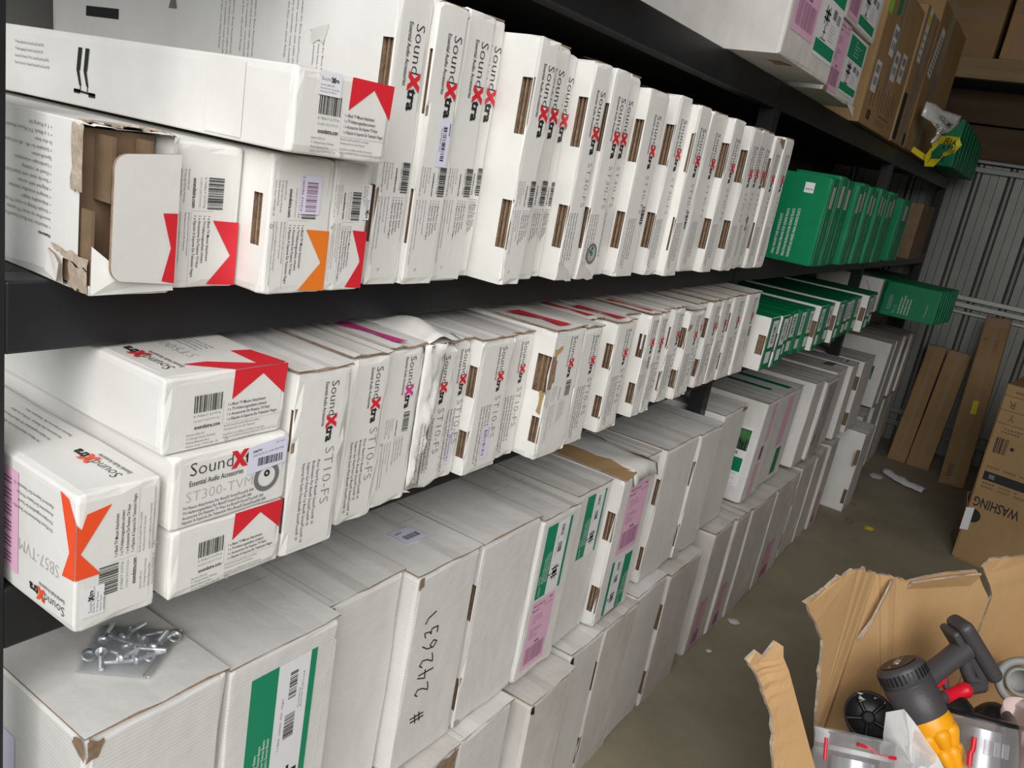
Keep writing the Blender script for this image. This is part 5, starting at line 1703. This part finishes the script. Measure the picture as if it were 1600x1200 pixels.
# ------------------------------------------------------------------ bag of bolts on the first big white box
bagc = [(-0.135, 0.475), (-0.070, 0.529), (-0.124, 0.618), (-0.202, 0.545)]
ZBG = 0.9125
o = empty('clear_plastic_bag', (-0.133, 0.542, ZBG), 'clear plastic zip bag full of bolts on top of the first white box', 'bag')
for layer in (0, 1):
    mb = MB()
    n = 14
    vs = []
    for a in range(n + 1):
        for b in range(n + 1):
            s, t = a / n, b / n
            p = [(1 - s) * (1 - t) * bagc[0][i] + s * (1 - t) * bagc[1][i] + s * t * bagc[2][i] + (1 - s) * t * bagc[3][i] for i in (0, 1)]
            k = noise.noise(V((s * 5, t * 5, layer * 3 + 0.5)))
            bul = max(0.0, math.sin(math.pi * s) * math.sin(math.pi * t)) ** 0.7
            z = (0.017 * bul + 0.006 * k * bul + 0.001) if layer else 0.0
            vs.append((p[0] + 0.133, p[1] - 0.542, z))
    m = n + 1
    mb.add(vs, [(a * m + b, (a + 1) * m + b, (a + 1) * m + b + 1, a * m + b + 1) for a in range(n) for b in range(n)], 0, True)
    mb.build('bag_film', BAGC, o, recalc=False)
mb = MB()
mb.tube([(bagc[1][0] + 0.133, bagc[1][1] - 0.542, 0.0015), (bagc[2][0] + 0.133, bagc[2][1] - 0.542, 0.0015)], 0.0012, 0, 6)
mb.tube([(bagc[1][0] + 0.127, bagc[1][1] - 0.545, 0.0015), (bagc[2][0] + 0.127, bagc[2][1] - 0.545, 0.0015)], 0.0010, 1, 6)
mb.build('zip_strip', [BAGC, PINK_C], o)


def bolt_parts():
    sh, hd = MB(), MB()
    sh.lathe((0, 0, 0), (0.036, 0, 0), [(0, 0.0030), (0.97, 0.0030), (1, 0.0022)], 0, 12)
    for k in range(14):
        sh.lathe((0.012 + k * 0.0017, 0, 0), (0.0127 + k * 0.0017, 0, 0), [(0, 0.0030), (0.5, 0.0035), (1, 0.0030)], 0, 10, cap=False)
    hd.lathe((-0.004, 0, 0), (0.0, 0, 0), [(0, 0.0030), (0.25, 0.0056), (0.8, 0.0068), (1, 0.0068)], 0, 16)
    return sh, hd


SHM = HDM = None
rb = random.Random(21)
BPOS = [(-0.150, 0.520, 20), (-0.140, 0.510, -30), (-0.125, 0.505, 60), (-0.115, 0.520, 95), (-0.105, 0.535, 75), (-0.120, 0.545, 40), (-0.135, 0.540, 140), (-0.150, 0.545, 100), (-0.165, 0.540, 10), (-0.130, 0.560, -50), (-0.118, 0.575, 100), (-0.108, 0.560, 120), (-0.145, 0.565, 60), (-0.160, 0.525, 130)]
BLAB = ['bolt with its head at the left tip of the clear bag', 'bolt lying left of centre in the clear bag', 'bolt near the lower left edge of the clear bag', 'bright horizontal bolt at the front of the clear bag', 'bolt at the front right of the clear bag', 'slanting bolt across the middle of the bag', 'bolt crossing under the slanting one in the bag', 'upright-looking bolt in the back of the bag', 'bolt at the very back corner of the bag', 'bolt right of centre in the bag', 'bolt beside the right zip edge of the bag', 'bolt by the large washer in the bag', 'bolt behind the middle of the bag', 'bolt at the back left of the bag']
for k, (x, y, a) in enumerate(BPOS):
    e = empty('bolt', (x, y, ZBG + 0.0045 + 0.0045 * (k % 2)), 'zinc ' + BLAB[k], 'bolt', 'bolts in the clear bag', (rb.uniform(0, 3), rb.uniform(-0.12, 0.12), math.radians(a)))
    if SHM is None:
        s_, h_ = bolt_parts()
        so, ho = s_.build('threaded_shank', ZINC, e), h_.build('head', ZINC, e)
        SHM, HDM = so.data, ho.data
    else:
        link('threaded_shank', SHM, e)
        link('head', HDM, e)
for k, (x, y, r, lab) in enumerate(((-0.118, 0.598, 0.010, 'round zinc washer at the right end of the clear bag'), (-0.150, 0.500, 0.009, 'round zinc washer at the left of the clear bag'), (-0.100, 0.550, 0.007, 'small zinc washer at the front of the clear bag'))):
    mb = MB()
    mb.lathe((x, y, ZBG + 0.003), (x + 0.001, y, ZBG + 0.005), [(0, r * 0.4), (0, r), (1, r), (1, r * 0.4), (0, r * 0.4)], 0, 24, cap=False)
    tag(mb.build('washer', ZINC), lab, 'washer', 'washers in the clear bag')

# ------------------------------------------------------------------ crushed open carton in the foreground
K0, K1, K2, K3 = V((0.572, 1.325, 0)), V((0.558, 1.760, 0)), V((1.000, 2.370, 0)), V((1.014, 1.935, 0))
BX = V((0.78, 1.85, 0.0))
o = empty('open_cardboard_carton', BX, 'big torn open brown carton full of vacuum cleaner parts, lower right', 'box')


def panel(name, pts, mats=(KRAFT_L, TORN), thick=0.006, seed=0):
    mb = MB()
    c = V((0, 0, 0))
    for p in pts:
        c += V(p)
    c /= len(pts)
    n = len(pts)
    mb.add([tuple(V(p) - BX) for p in pts], [list(range(n))])
    return mb.build(name, list(mats), o, solid=thick, rim=1, recalc=False)


def ragged(pts, seed, amp=0.004, n=5):
    r = random.Random(seed)
    out = []
    for a, b in zip(pts, pts[1:]):
        a, b = V(a), V(b)
        for k in range(n):
            out.append(a + (b - a) * (k / n) + V((r.uniform(-amp, amp) * 0.4, r.uniform(-amp, amp) * 0.4, r.uniform(-amp, amp))))
    out.append(V(pts[-1]))
    return out


e = (K2 - K1).normalized()


def bk(s, z, off=0.0):
    p = K1 + e * s
    return (p.x + e.y * off, p.y - e.x * off, z)


# back wall with ragged rim and folded-over top band
top = ragged([bk(0.0, 0.899), bk(0.045, 0.886), bk(0.092, 0.874)], 3, 0.006) + [V(bk(0.142, 0.884)), V(bk(0.205, 0.892)), V(bk(0.290, 0.896)), V(bk(0.325, 0.858)), V(bk(0.362, 0.822))]
panel('back_wall', [bk(0.0, 0.0), bk(0.362, 0.0)] + [tuple(p) for p in reversed(top)])
top = ragged([bk(0.368, 0.826), bk(0.305, 0.906), bk(0.322, 0.924)], 5, 0.004, 3) + ragged([bk(0.322, 0.924), bk(0.425, 0.928), bk(0.753, 0.93)], 6, 0.004, 6)
panel('back_wall', [bk(0.753, 0.0), bk(0.366, 0.0)] + [tuple(p) for p in top])
# folded band on top of the back wall (creased flap edge)
band = [bk(0.10, 0.860, 0.004), bk(0.285, 0.862, 0.004), bk(0.288, 0.896, 0.016), bk(0.205, 0.893, 0.018), bk(0.10, 0.878, 0.012)]
panel('creased_top_band', band, thick=0.004)
# torn slit beside the corner: greyish fibre strip curling off
sl = ragged([bk(0.05, 0.885, 0.006), bk(0.040, 0.84, 0.008), bk(0.028, 0.79, 0.010), bk(0.010, 0.74, 0.006)], 8, 0.004, 4)
sl2 = [bk(0.004, 0.74, 0.004), bk(0.010, 0.80, 0.020), bk(0.024, 0.86, 0.020), bk(0.035, 0.885, 0.014)]
panel('torn_strip', [tuple(p) for p in sl] + sl2, (TORN, TORN), 0.003)
# left flap, torn free and leaning outwards
top = ragged([(0.480, 1.494, 0.901), (0.497, 1.554, 0.909), (0.511, 1.604, 0.925), (0.528, 1.663, 0.928), (0.545, 1.715, 0.915), (0.558, 1.758, 0.899)], 9, 0.006, 4)
left = ragged([(0.558, 1.70, 0.50), (0.545, 1.660, 0.58), (0.531, 1.622, 0.690), (0.518, 1.596, 0.790), (0.500, 1.545, 0.845), (0.480, 1.494, 0.901)], 10, 0.004, 4)
panel('left_flap', [(0.5585, 1.758, 0.50)] + [tuple(p) for p in left[:-1]] + [tuple(p) for p in top])
panel('left_wall', [tuple(K0), tuple(K1), (K1.x, K1.y, 0.50), (0.560, 1.66, 0.52), (0.567, 1.50, 0.50), (K0.x, K0.y, 0.50)])
panel('front_wall', [tuple(K0), tuple(K3), (K3.x, K3.y, 0.50), (0.80, 1.638, 0.47), (K0.x, K0.y, 0.50)])
panel('right_wall', [tuple(K3), tuple(K2), (K2.x, K2.y, 0.93), (1.010, 2.10, 0.80), (K3.x, K3.y, 0.50)])
panel('inner_floor', [(K0.x, K0.y, 0.495), (K3.x, K3.y, 0.495), (K2.x, K2.y, 0.495), (K1.x, K1.y, 0.495)], (KRAFT_D, TORN))
# tall near strip, bent outwards with corrugation creases
LS = [(0.600, 1.288, 0.50), (0.570, 1.280, 0.60), (0.540, 1.277, 0.697), (0.514, 1.269, 0.789), (0.485, 1.239, 0.862), (0.463, 1.213, 0.899)]
RS = [(0.650, 1.365, 0.50), (0.622, 1.356, 0.60), (0.594, 1.346, 0.690), (0.542, 1.315, 0.805), (0.515, 1.297, 0.866), (0.500, 1.286, 0.893)]
mb = MB()
rows = []
r = random.Random(4)
for i in range(len(LS) - 1):
    for k in range(6):
        t = k / 6
        a = V(LS[i]).lerp(V(LS[i + 1]), t)
        b = V(RS[i]).lerp(V(RS[i + 1]), t)
        d = 0.003 * (1 if k % 2 else -1) * (1 if k in (2, 3) else 0.4)
        a = a + V((r.uniform(-1, 1), r.uniform(-1, 1), 0)) * 0.0025
        m = a.lerp(b, 0.5) + V((d - 0.010, -0.012 + d, 0))
        rows.append((a, a.lerp(m, 0.5), m, m.lerp(b, 0.5), b))
rows.append((V((0.462, 1.214, 0.897)), V((0.470, 1.228, 0.912)), V((0.480, 1.250, 0.896)), V((0.487, 1.272, 0.918)), V((0.498, 1.286, 0.908))))
vs = [tuple(p - BX) for q in rows for p in q]
mb.add(vs, [(5 * i + k, 5 * i + k + 1, 5 * i + k + 6, 5 * i + k + 5) for i in range(len(rows) - 1) for k in range(4)], 0)
mb.build('bent_near_flap', [KRAFT_L, TORN], o, solid=0.006, rim=1, recalc=False)

# ------------------------------------------------------------------ hand-held vacuum and loose bins inside it
CAMP = V((0.69, 0.0, 1.6))
VR, VU, VF = rt, up, fw
va, vb = V((0.653, 1.676, 0.770)), V((0.721, 1.669, 0.696))
RO = V((0.74, 1.70, 0.66))
vac = empty('handheld_vacuum', RO, 'dark grey handheld vacuum cleaner with amber cyclone cones lying in the torn carton', 'vacuum cleaner', 'vacuum cleaner parts in the torn carton')


def L(p):
    return tuple(V(p) - RO)


ax = (vb - va).normalized()
mb = MB()
mb.lathe(L(va), L(vb + ax * 0.012), [(0, 0.036), (0.02, 0.043), (0.07, 0.0465), (0.32, 0.0475), (0.325, 0.0465), (0.345, 0.0465), (0.35, 0.0478), (0.9, 0.047), (1, 0.044)], 0, 48)
mb.build('motor_housing', GREY_P, vac)
u = ax.cross(V((0, 0, 1))).normalized()
q = ax.cross(u)
mb = MB()
for k in range(34):
    a = 2 * math.pi * k / 34
    d1 = u * math.cos(a) + q * math.sin(a)
    d2 = ax.cross(d1)
    c = va + ax * 0.020 + d1 * 0.0468
    M = Matrix(((d2.x, d1.x, ax.x, 0), (d2.y, d1.y, ax.y, 0), (d2.z, d1.z, ax.z, 0), (0, 0, 0, 1)))
    M.translation = c - RO
    mb.box((-0.0021, -0.004, -0.009), (0.0021, 0.0012, 0.009), 0, M)
mb.build('vent_slots', BLK_P, vac)
mb = MB()
mb.lathe(L(va - ax * 0.002), L(va + ax * 0.002), [(0, 0.034), (1, 0.038)], 0, 40)
mb.build('top_cap', BLK_P, vac)
mb = MB()
mb.lathe(L(va - ax * 0.004), L(va - ax * 0.0015), [(0, 0.008), (0.4, 0.010), (1, 0.010)], 0, 24, squash=(1.2, 0.8))
mb.build('dial', SILV_P, vac)
p = Pr()
for x0, y0 in ((-0.028, 0.004), (-0.024, -0.006), (0.016, 0.010), (0.022, 0.006)):
    p.rect(x0, y0, x0 + 0.009, y0 + 0.003, LG)
put(vac, 'cap_marks', p, lambda a, b, l: tuple(va - ax * 0.0026 + u * a + q * b - RO))
# amber cyclones: core and two rings of teardrop cones
vc = vb + (V((0.768, 1.659, 0.651)) - vb).normalized() * 0.115
axc = (vc - vb).normalized()
mb = MB()
mb.lathe(L(vb + axc * 0.006), L(vb + axc * 0.034), [(0, 0.0455), (0.5, 0.0475), (1, 0.045)], 0, 40)
mb.lathe(L(vb + axc * 0.03), L(vc), [(0, 0.034), (1, 0.020)], 0, 24)
mb.build('cyclone_core', YEL_P, vac)
u2 = axc.cross(V((0, 0, 1))).normalized()
q2 = axc.cross(u2)
for row, (t0, t1, rr, n, r0) in enumerate(((0.024, 0.074, 0.037, 8, 0.0175), (0.060, 0.118, 0.026, 8, 0.0145))):
    for k in range(n):
        a = 2 * math.pi * (k + row * 0.5) / n
        d1 = u2 * math.cos(a) + q2 * math.sin(a)
        A = vb + axc * t0 + d1 * rr
        B = vb + axc * t1 + d1 * (rr * 0.62)
        mb = MB()
        mb.lathe(L(A), L(B), [(0, r0 * 0.35), (0.06, r0 * 0.75), (0.18, r0), (0.35, r0), (0.7, r0 * 0.72), (1, r0 * 0.4)], 0, 16)
        mb.build('cyclone_cone', YEL_P, vac)
# handle, battery, trigger, guard
ha, hb = V((0.700, 1.700, 0.742)), V((0.752, 1.795, 0.800))
mb = MB()
hx = (hb - ha).normalized()
mb.tube([L(ha - hx * 0.022), L(ha), L(ha + hx * 0.03), L(ha + hx * 0.075), L(hb)], [0.027, 0.025, 0.0225, 0.022, 0.024], 0, 20, (1.0, 0.85))
mb.build('handle', GREY_P, vac, recalc=True)
ba, bb = V((0.722, 1.788, 0.836)), V((0.812, 1.834, 0.730))
bx = (bb - ba).normalized()
by = (VF - bx * VF.dot(bx)).normalized()
bz = bx.cross(by)
if bz.dot(hx) < 0:
    bz = -bz
M = Matrix(((bx.x, by.x, bz.x, 0), (bx.y, by.y, bz.y, 0), (bx.z, by.z, bz.z, 0), (0, 0, 0, 1)))
M.translation = (ba + bb) / 2 + bz * 0.006 - rt * 0.012 - RO
mb = MB()
mb.box((-0.074, -0.030, 0.004), (0.074, 0.034, 0.036), 0, M)
bt = mb.build('battery_pack', GREY_P, vac, bevel=0.014)
bt.modifiers['edge'].segments = 4
mb = MB()
mb.box((-0.070, -0.024, -0.012), (0.066, 0.028, 0.004), 0, M)
mb.build('battery_mount', GREY_P, vac, bevel=0.006)
mb = MB()
g0 = hb - hx * 0.012 + bx * 0.022
mb.tube([L(hb - hx * 0.010 + bx * 0.015), L(V((0.768, 1.792, 0.762))), L(V((0.780, 1.795, 0.742))), L(V((0.800, 1.806, 0.738)))], [0.014, 0.013, 0.013, 0.014], 0, 14)
mb.build('guard', GREY_P, vac)
mb = MB()
mb.tube([L((0.722, 1.672, 0.720)), L((0.744, 1.705, 0.726)), L((0.778, 1.766, 0.732)), L((0.803, 1.806, 0.736))], [0.012, 0.012, 0.011, 0.014], 0, 16)
mb.build('lower_bar', GREY_P, vac)
mb = MB()
ra, r2 = V((0.746, 1.708, 0.7265)), V((0.778, 1.766, 0.732))
mb.tube([L(ra), L(ra.lerp(r2, 0.1)), L(ra.lerp(r2, 0.8)), L(ra.lerp(r2, 0.82)), L(r2)], [0.0125, 0.0130, 0.0135, 0.0155, 0.0155], 0, 18)
mb.build('red_catch', RED_P, vac)
mb = MB()
mb.tube([L((0.716, 1.694, 0.732)), L((0.738, 1.732, 0.752))], [0.008, 0.006], 0, 10)
mb.build('trigger', RED_P, vac)
mb = MB()
mb.tube([L((0.735, 1.733, 0.752)), L((0.742, 1.728, 0.742)), L((0.746, 1.728, 0.734))], [0.008, 0.007, 0.004], 0, 10)
mb.build('trigger_guard_tip', GREY_P, vac)


def scaled(p, k):
    return CAMP + (V(p) - CAMP) * k


def down_axis(c, wv, tilt):
    d = (c - CAMP).normalized()
    w1 = wv.normalized()
    n1 = w1.cross(d).normalized()
    if n1.z > 0:
        n1 = -n1
    return (n1 + d * tilt).normalized()


# right-hand clear bin with black lid
tl, tr = scaled((0.751, 1.611, 0.759), 1.055), scaled((0.854, 1.713, 0.728), 1.055)
ctr = (tl + tr) / 2
wv = (tr - tl)
dn = down_axis(ctr, wv, 0.05)
rad = wv.length / 2
bn = empty('dust_bin', ctr + dn * 0.17, 'clear vacuum dust bin with black lid and red latch, right side of torn carton', 'dust bin', 'vacuum cleaner parts in the torn carton')
O2 = ctr + dn * 0.17
mb = MB()
mb.lathe(tuple(ctr - O2), tuple(ctr + dn * 0.175 - O2), [(0, rad), (1, rad * 0.97)], 0, 48, cap=False)
mb.build('clear_wall', CLEAR, bn, recalc=False)
mb = MB()
mb.lathe(tuple(ctr - dn * 0.004 - O2), tuple(ctr + dn * 0.004 - O2), [(0, rad * 0.92), (0.2, rad * 1.03), (1, rad * 1.03)], 0, 48)
mb.build('black_lid', BLK_P, bn)
for k, (a, rr) in enumerate(((-0.30, 0.033), (0.38, 0.033))):
    c = ctr + wv * a * 1.05 + VF * 0.02
    mb = MB()
    mb.lathe(tuple(c + dn * 0.002 - O2), tuple(c - dn * 0.030 - O2), [(0, rr * 1.25), (0.35, rr * 1.1), (0.7, rr * 0.75), (0.92, rr * 0.4), (1, rr * 0.1)], 0, 28)
    mb.build('lid_dome', BLK_P, bn)
mb = MB()
mb.lathe(tuple(ctr + dn * 0.02 + wv * 0.10 - O2), tuple(ctr + dn * 0.17 + wv * 0.10 - O2), [(0, rad * 0.50), (1, rad * 0.48)], 0, 36)
mb.build('inner_shroud', SILV_P, bn)
fc = -VF
s0 = ctr - wv * 0.32 + dn * 0.024 + fc * rad * 0.83
mb = MB()
mb.tube([tuple(s0 - O2), tuple(s0 + dn * 0.022 - O2), tuple(s0 + dn * 0.030 - wv * 0.035 - O2), tuple(s0 + dn * 0.052 - wv * 0.035 - O2)], 0.005, 0, 8)
mb.build('red_latch', RED_P, bn)
mb = MB()
for a in (-0.16, 0.0, 0.13):
    c = ctr + wv * a + dn * 0.02 + fc * rad * 0.97
    mb.tube([tuple(c - O2), tuple(c + dn * 0.026 - O2)], 0.006, 0, 8)
mb.build('clear_catch', CLEAR, bn)
p = Pr()
p.text('dp', 0.0, 0.0, 0.012, 0.012, BK, 60)
put(bn, 'mark', p, lambda a, b, l: tuple(ctr + wv * 0.36 + dn * 0.09 + fc * rad * 0.74 + wv.normalized() * a - dn * b - O2))

# left-hand clear bin with red clips
tl, tr = scaled((0.563, 1.453, 0.702), 1.03) + V((0.016, 0, 0)), scaled((0.680, 1.542, 0.681), 1.03)
ctr = (tl + tr) / 2
wv = tr - tl
dn = down_axis(ctr, wv, -0.03)
rad = wv.length / 2
O2 = ctr + dn * 0.15
bn = empty('dust_bin', O2, 'clear vacuum dust bin with thin red clip, left side of torn carton', 'dust bin', 'vacuum cleaner parts in the torn carton')
mb = MB()
mb.lathe(tuple(ctr - O2), tuple(ctr + dn * 0.165 - O2), [(0, rad), (0.02, rad * 1.03), (0.05, rad), (0.4, rad * 0.99), (0.42, rad * 1.01), (1, rad * 0.98)], 0, 48, cap=False)
mb.build('clear_wall', CLEAR, bn, recalc=False)
mb = MB()
mb.lathe(tuple(ctr + dn * 0.028 - O2), tuple(ctr + dn * 0.036 - O2), [(0, rad * 0.985), (1, rad * 0.985)], 0, 48, cap=False)
mb.build('clear_band', BAGM, bn, recalc=False)
mb = MB()
c = ctr + fc * rad * 0.98
mb.tube([tuple(c - wv * 0.20 - dn * 0.006 - O2), tuple(c + wv * 0.02 - dn * 0.003 - O2), tuple(c + wv * 0.10 + dn * 0.006 - O2), tuple(c + wv * 0.38 + dn * 0.004 - O2)], 0.0032, 0, 8)
mb.build('red_clip', RED_P, bn)
mb = MB()
mb.lathe(tuple(ctr + dn * 0.045 - O2), tuple(ctr + dn * 0.16 - O2), [(0, rad * 0.55), (1, rad * 0.5)], 0, 32)
mb.build('inner_shroud', SILV_P, bn)
mb = MB()
mb.tube([tuple(ctr - wv * 0.475 + fc * rad * 0.2 + dn * 0.012 - O2), tuple(ctr - wv * 0.475 + fc * rad * 0.2 + dn * 0.05 - O2)], 0.0035, 0, 8)
mb.build('red_slider', RED_P, bn)

# black round filter housing
c0 = scaled((0.640, 1.572, 0.697), 1.06)
axd = (-VF * 0.75 + VU * 0.55 - VR * 0.15).normalized()
O2 = c0 - axd * 0.03
fh = empty('filter_housing', O2, 'scuffed black round filter housing between the left bin and the vacuum', 'vacuum part', 'vacuum cleaner parts in the torn carton')
mb = MB()
mb.lathe(tuple(c0 - axd * 0.05 - O2), tuple(c0 - O2), [(0, 0.030), (0.3, 0.042), (0.85, 0.048), (1, 0.049), (1, 0.045), (0.7, 0.042), (0.6, 0.012)], 0, 40)
mb.build('shell', BLK_P, fh)
mb = MB()
mb.lathe(tuple(c0 - axd * 0.034 - O2), tuple(c0 - axd * 0.010 - O2), [(0, 0.016), (0.9, 0.013), (1, 0.009)], 0, 24)
ud = axd.cross(V((0, 0, 1))).normalized()
qd = axd.cross(ud)
for k in range(5):
    a = 2 * math.pi * k / 5 + 0.4
    d1 = ud * math.cos(a) + qd * math.sin(a)
    mb.tube([tuple(c0 - axd * 0.018 + d1 * 0.012 - O2), tuple(c0 - axd * 0.014 + d1 * 0.043 - O2)], 0.004, 0, 8)
mb.build('spokes', BLK_P, fh)
r = random.Random(19)
mb = MB()
for k in range(5):
    a = r.uniform(0.6, 2.4)
    d1 = (VU * math.sin(a) + VR * math.cos(a))
    d1 = (d1 - axd * d1.dot(axd)).normalized()
    c = c0 + axd * 0.0006 + d1 * r.uniform(0.030, 0.045)
    mb.add([tuple(c + ud * r.uniform(-0.008, 0.008) + qd * r.uniform(-0.006, 0.006) - axd * r.uniform(0.0, 0.002) - O2) for _ in range(4)], [(0, 1, 2, 3)])
mb.build('grey_scuffs', P_LGT, fh)

# milky plastic bag
PB = [scaled(p, 1.02) for p in ((0.664, 1.530, 0.742), (0.689, 1.547, 0.754), (0.712, 1.553, 0.735), (0.765, 1.550, 0.693), (0.790, 1.560, 0.66), (0.775, 1.55, 0.60), (0.735, 1.52, 0.52), (0.70, 1.51, 0.60), (0.686, 1.515, 0.66), (0.672, 1.520, 0.702))]
cb = sum(PB, V((0, 0, 0))) / len(PB)
O2 = V((cb.x, cb.y, 0.52))
pbg = empty('plastic_bag', O2, 'milky crumpled plastic bag between the two clear bins', 'bag', 'vacuum cleaner parts in the torn carton')
mb = MB()
N = len(PB) * 3
ringp = []
for i in range(len(PB)):
    for k in range(3):
        ringp.append(PB[i].lerp(PB[(i + 1) % len(PB)], k / 3))
vs = []
for qn in range(6):
    t = 1 - qn / 5.5
    for p in ringp:
        k = noise.noise((p * 24) + V((0, 0, qn * 1.3)))
        vs.append(tuple(cb + (p - cb) * t - VF * (0.030 * (1 - t) + 0.010 * k * (qn > 0)) - O2))
mb.add(vs, [(qn * N + k, qn * N + (k + 1) % N, (qn + 1) * N + (k + 1) % N, (qn + 1) * N + k) for qn in range(5) for k in range(N)] + [list(range(5 * N, 6 * N))], 0, True)
mb.build('film', BAGM, pbg, recalc=False)

# clear grey ring and pinkish bin at the right edge
c0 = V((0.872, 1.895, 0.735))
axd = (-VF * 0.8 - VR * 0.35 + VU * 0.2).normalized()
mb = MB()
mb.lathe(tuple(c0), tuple(c0 + axd * 0.012), [(0, 0.048), (0.5, 0.052), (1, 0.048), (1, 0.037), (0.3, 0.035), (0, 0.040), (0, 0.048)], 0, 40, cap=False)
mb.lathe(tuple(c0 - axd * 0.2), tuple(c0 + axd * 0.004), [(0, 0.030), (0.94, 0.030), (0.95, 0.024), (0.7, 0.022)], 0, 32)
tag(mb.build('vacuum_tube', TUBE_P), 'grey round tube end at the right edge of the torn carton', 'vacuum part', 'vacuum cleaner parts in the torn carton')
c0 = V((0.905, 1.775, 0.735))
O2 = V((0.905, 1.775, 0.52))
pk = empty('dust_bin', O2, 'pinkish clear dust bin at the bottom right corner', 'dust bin', 'vacuum cleaner parts in the torn carton')
mb = MB()
mb.lathe((0, 0, -0.02), (0.0, 0, 0.215), [(0, 0.055), (0.9, 0.058), (0.92, 0.062), (1, 0.062)], 0, 40, cap=False)
mb.build('clear_wall', PINK_C, pk, recalc=False)
mb = MB()
mb.lathe((0, 0, -0.02), (0.0, 0, 0.16), [(0, 0.03), (1, 0.03)], 0, 24)
mb.build('inner_shroud', SILV_P, pk)
